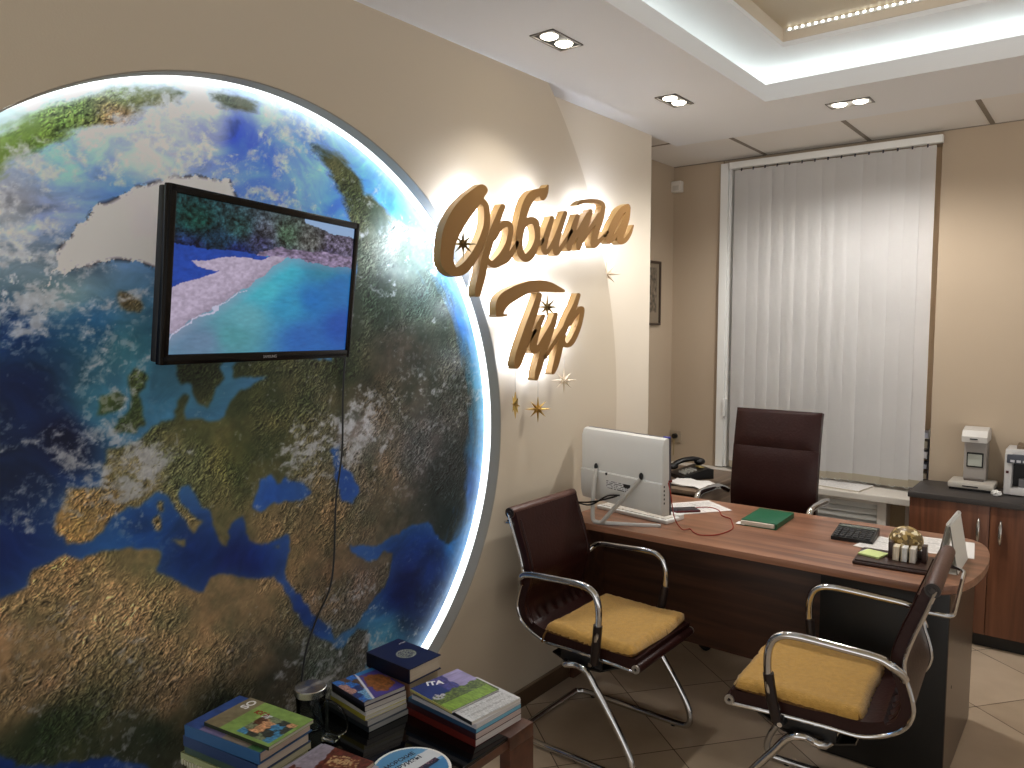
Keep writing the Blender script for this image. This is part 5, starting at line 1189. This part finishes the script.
# --- round sign lying on the glass
q = thing('round_sign', 'round blue and white cruise advertisement disc lying on the black glass', 'sign', (.508, 1.352, TZ)); OFF[q.name] = Vector((0, 0, 0))
RD = .106
MB().lathe([(0, 0), (RD, 0), (RD, .003), (RD-.001, .004), (0, .004)], seg=64).build('disc', M_paper, q)
n_ = 110; u, v = np.meshgrid(np.linspace(-1, 1, n_), np.linspace(-1, 1, n_)); u = u.ravel(); v = v.ravel()
me = grid_mesh('disc_print', np.stack([u*(RD-.007), v*(RD-.007), np.full(u.shape, .0043)], 1), n_, n_, np.hypot(u, v) < 1.0)
def p_disc(u, v):
    # artwork frame turned so that the lettering reads along the table
    a = math.radians(86); s = u*math.cos(a)+v*math.sin(a); t = -u*math.sin(a)+v*math.cos(a)
    c = np.ones((len(u), 3))*np.array([.40, .62, .78])
    w = fbm(s*3, t*3, 5)
    pale = (t > -.12) & (t < .20+.25*w) ; c = np.where(pale[:, None], np.array([.84, .86, .88]), c)
    c = np.where((t > .62)[:, None], np.array([.36, .58, .75]), c)
    ship = (t < -.10+.05*s) & (t > -.34+.12*s) & (s > -1) & (s < .80); c = np.where(ship[:, None], np.array([.10, .12, .22]), c)
    win = ship & (t > -.20) & (vnoise(s*40, t*40, 3) > .6); c = np.where(win[:, None], np.array([.55, .40, .45]), c)
    c = np.where((t <= -.34+.12*s)[:, None], np.array([.28, .52, .72]), c)
    return c
set_cols(me, p_disc(u, v)); bm = bmesh.new(); bm.from_mesh(me); bmesh.ops.delete(bm, geom=[w for w in bm.verts if not w.link_faces], context='VERTS'); bm.to_mesh(me); bm.free()
me.materials.append(M_print); dp = link_mesh('disc_print', me, q)
RZ = Matrix.Rotation(math.radians(86), 4, 'Z')
for s, x, y, sz, m_ in (('МОРСКИЕ', .005, .052, .020, DARKT), ('КРУИЗЫ', .010, .026, .022, DARKT), ('СЬ', .030, -.052, .022, WHITE), ('АС', .045, -.080, .022, WHITE)):
    text('lettering', s, sz, RZ @ Matrix.Translation((x, y, .0047)), m_, q, .0004, .0002)

# --- glass jar with brushed lid, and a round clear disc standing beside it
M_glass = mat('clear glass', (236, 244, 242), rough=.0, trans=1., ior=1.33)
q = thing('glass_jar', 'clear glass jar with a round brushed-metal lid', 'jar', (.112, 1.335, TZ)); OFF[q.name] = Vector((0, 0, 0))
MB().lathe([(0, 0), (.038, 0), (.042, .004), (.042, .095), (.040, .098), (.0385, .095), (.0385, .006), (.036, .004), (0, .004)], seg=40).build('body', M_glass, q)
lm = bpy.data.materials.new('radial brushed lid'); lm.use_nodes = True; nt = lm.node_tree; b = nt.nodes['Principled BSDF']
b.inputs['Metallic'].default_value = 1; b.inputs['Base Color'].default_value = (.62, .62, .61, 1); b.inputs['Roughness'].default_value = .26; b.inputs['Anisotropic'].default_value = .85
tg = nt.nodes.new('ShaderNodeTangent'); tg.direction_type = 'RADIAL'; tg.axis = 'Z'; nt.links.new(tg.outputs[0], b.inputs['Tangent'])
MB().lathe([(0, .116), (.044, .116), (.046, .114), (.046, .096), (.0435, .096), (.0435, .112), (0, .112)], seg=48).build('lid', lm, q)
q = thing('glass_disc', 'round clear glass plaque on a small foot in front of the jar', 'plaque', (.222, 1.318, TZ), math.radians(15)); OFF[q.name] = Vector((0, 0, 0))
mb = MB(); mb.lathe([(0, -.004), (.056, -.004), (.060, -.001), (.060, .001), (.056, .004), (0, .004)], seg=48, M=Matrix.Translation((0, 0, .066)) @ Matrix.Rotation(math.radians(12), 4, 'X') @ Matrix.Rotation(PI/2, 4, 'X')); mb.build('disc', M_glass, q)
MB().box(-.022, .022, -.016, .016, 0, .012, .003).build('foot', M_glass, q)

# ---------------------------------------------------------------- lamps
def spot(loc, power, size=1.9, blend=.8, col=(1, .97, .93), r=.03, to=(0, 0, -1)):
    d = bpy.data.lights.new('downlight', 'SPOT'); d.energy = power; d.spot_size = size; d.spot_blend = blend; d.color = col; d.shadow_soft_size = r
    o = bpy.data.objects.new('downlight_beam', d); COL.objects.link(o); o.location = loc
    o.rotation_euler = Vector(to).to_track_quat('-Z', 'Y').to_euler(); return o
M_lamp = emission('lamp glow', (255, 246, 226), 14)
def downlight(cx, cy, alongx, label, tilt=(0, 0, -1), power=60, size=1.9, blend=.8):
    t = thing('downlight', label, 'light', (cx, cy, HC), 0, 'twin ceiling spotlights'); OFF[t.name] = Vector((0, 0, 0))
    a, b_ = (.095, .05) if alongx else (.05, .095)
    m_ = mat('fitting frame', (120, 116, 112), rough=.3, metal=.6)
    mb = MB(); w = .008
    mb.box(-a, a, -b_, -b_+w, -.005, .0, .001).box(-a, a, b_-w, b_, -.005, 0, .001).box(-a, -a+w, -b_, b_, -.005, 0, .001).box(a-w, a, -b_, b_, -.005, 0, .001)
    mb.build('frame', m_, t)
    MB().box(-a+w, a-w, -b_+w, b_-w, -.0015, .0).build('recess', M_black if not alongx else M_ceil, t)
    for s in (-1, 1):
        x, y = (s*.045, 0) if alongx else (0, s*.045)
        MB().lathe([(0, -.010), (.020, -.009), (.030, -.004), (.032, -.0016)], seg=24, c=(x, y, 0)).build('lamp', M_lamp, t)
        spot((cx+x, cy+y, HC-.03), power, size, blend, to=tilt)
P = 11
downlight(.304, 2.300, False, 'twin ceiling spotlight nearest the globe picture', power=P)
downlight(.298, 3.235, False, 'twin ceiling spotlight above the lit sign, near the alcove', power=P)
downlight(.907, 3.765, True, 'twin ceiling spotlight between the lit tray and the window blinds', power=36, size=2.8, blend=.5)
# the dotted LED line in the tray recess
t = thing('led_strip', 'dotted white light strip along the edge of the ceiling recess', 'light', (1.6, IY-.006, z3-.012)); OFF[t.name] = Vector((0, 0, 0))
MB().box(-.86, 1.6, -.002, .005, -.006, .006).build('strip', M_white, t)
M_dot = emission('led dot', (255, 252, 240), 7); db = MB()
for k in range(90): db.box(-.85+k*.027, -.840+k*.027, -.004, -.0015, -.002, .006)
tag(db.build('dots', M_dot, t), kind='stuff')
# cove light hidden above the lip of the tray
M_cove = emission('cove led', (240, 248, 243), 11)
t = thing('cove_light', 'hidden cool white light line around the ceiling tray', 'light', (CX+.06, CY-.06, HC+.09)); OFF[t.name] = Vector((0, 0, 0))
OX, OY, OZ = CX+.06, CY-.06, HC+.09
MB().box(-.006, .006, TY1-OY, .0, -.012, .0).build('tube', M_cove, t)
MB().box(0, TX1-OX, -.006, .006, -.012, .0).build('tube', M_cove, t)
MB().box(TX1+.18-OX, TX1+.19-OX, TY1-OY, 0, -.012, 0).build('tube', M_cove, t)

def area(loc, sx, sy, power, col, to):
    d = bpy.data.lights.new('room_light', 'AREA'); d.shape = 'RECTANGLE'; d.size = sx; d.size_y = sy; d.energy = power; d.color = col
    o = bpy.data.objects.new('room_light', d); COL.objects.link(o); o.location = loc; o.rotation_euler = Vector(to).to_track_quat('-Z', 'Y').to_euler(); return o
# unseen spots added beside and behind the camera to brighten blinds and walls
for x, y, p in ((1.95, 3.77, 8), (2.9, 3.77, 16), (3.9, 2.3, 24), (3.9, .4, 24), (2.4, -2.2, 20)): spot((x, y, HC-.03), p)

w = bpy.data.worlds.new('World'); scene.world = w; w.use_nodes = True
nt = w.node_tree; bg = nt.nodes['Background']; bg.inputs[1].default_value = 1.0
tc = nt.nodes.new('ShaderNodeTexCoord'); sx = nt.nodes.new('ShaderNodeSeparateXYZ'); nt.links.new(tc.outputs['Generated'], sx.inputs[0])
rp = nt.nodes.new('ShaderNodeValToRGB'); e = rp.color_ramp.elements
mr = nt.nodes.new('ShaderNodeMapRange'); mr.inputs['From Min'].default_value = -1; mr.inputs['From Max'].default_value = 1
nt.links.new(sx.outputs['Z'], mr.inputs['Value']); nt.links.new(mr.outputs[0], rp.inputs['Fac'])
# ambient fill, made brighter below the horizon to lift the ceiling, dimmer above
e[0].position = .40; e[0].color = (1.25, 1.21, 1.16, 1); e[1].position = .62; e[1].color = (.34, .33, .32, 1)
nt.links.new(rp.outputs['Color'], bg.inputs[0])
# fill from behind the camera (-y) boosted to brighten blinds and back wall
m2 = nt.nodes.new('ShaderNodeMapRange'); m2.inputs['From Min'].default_value = 0.; m2.inputs['From Max'].default_value = -1.
m2.inputs['To Min'].default_value = .42; m2.inputs['To Max'].default_value = 2.15
nt.links.new(sx.outputs['Y'], m2.inputs['Value']); nt.links.new(m2.outputs[0], bg.inputs[1])

# ---------------------------------------------------------------- camera and view
cam = bpy.data.cameras.new('Camera'); co_ = bpy.data.objects.new('Camera', cam); COL.objects.link(co_)
cam.sensor_width = 36; cam.lens = 767.17/1024*36; cam.clip_start = .05
co_.location = (1.905, 0, 1.62); co_.rotation_euler = (math.radians(90-4.5484), math.radians(0.0467), math.radians(38.0939))
scene.camera = co_
vs = scene.view_settings; vs.view_transform = 'Standard'; vs.look = 'None'; vs.gamma = 1; vs.exposure = 0; vs.use_curve_mapping = False
scene.cycles.max_bounces = 8; scene.cycles.diffuse_bounces = 4; scene.cycles.use_denoising = True; scene.cycles.sample_clamp_indirect = 6
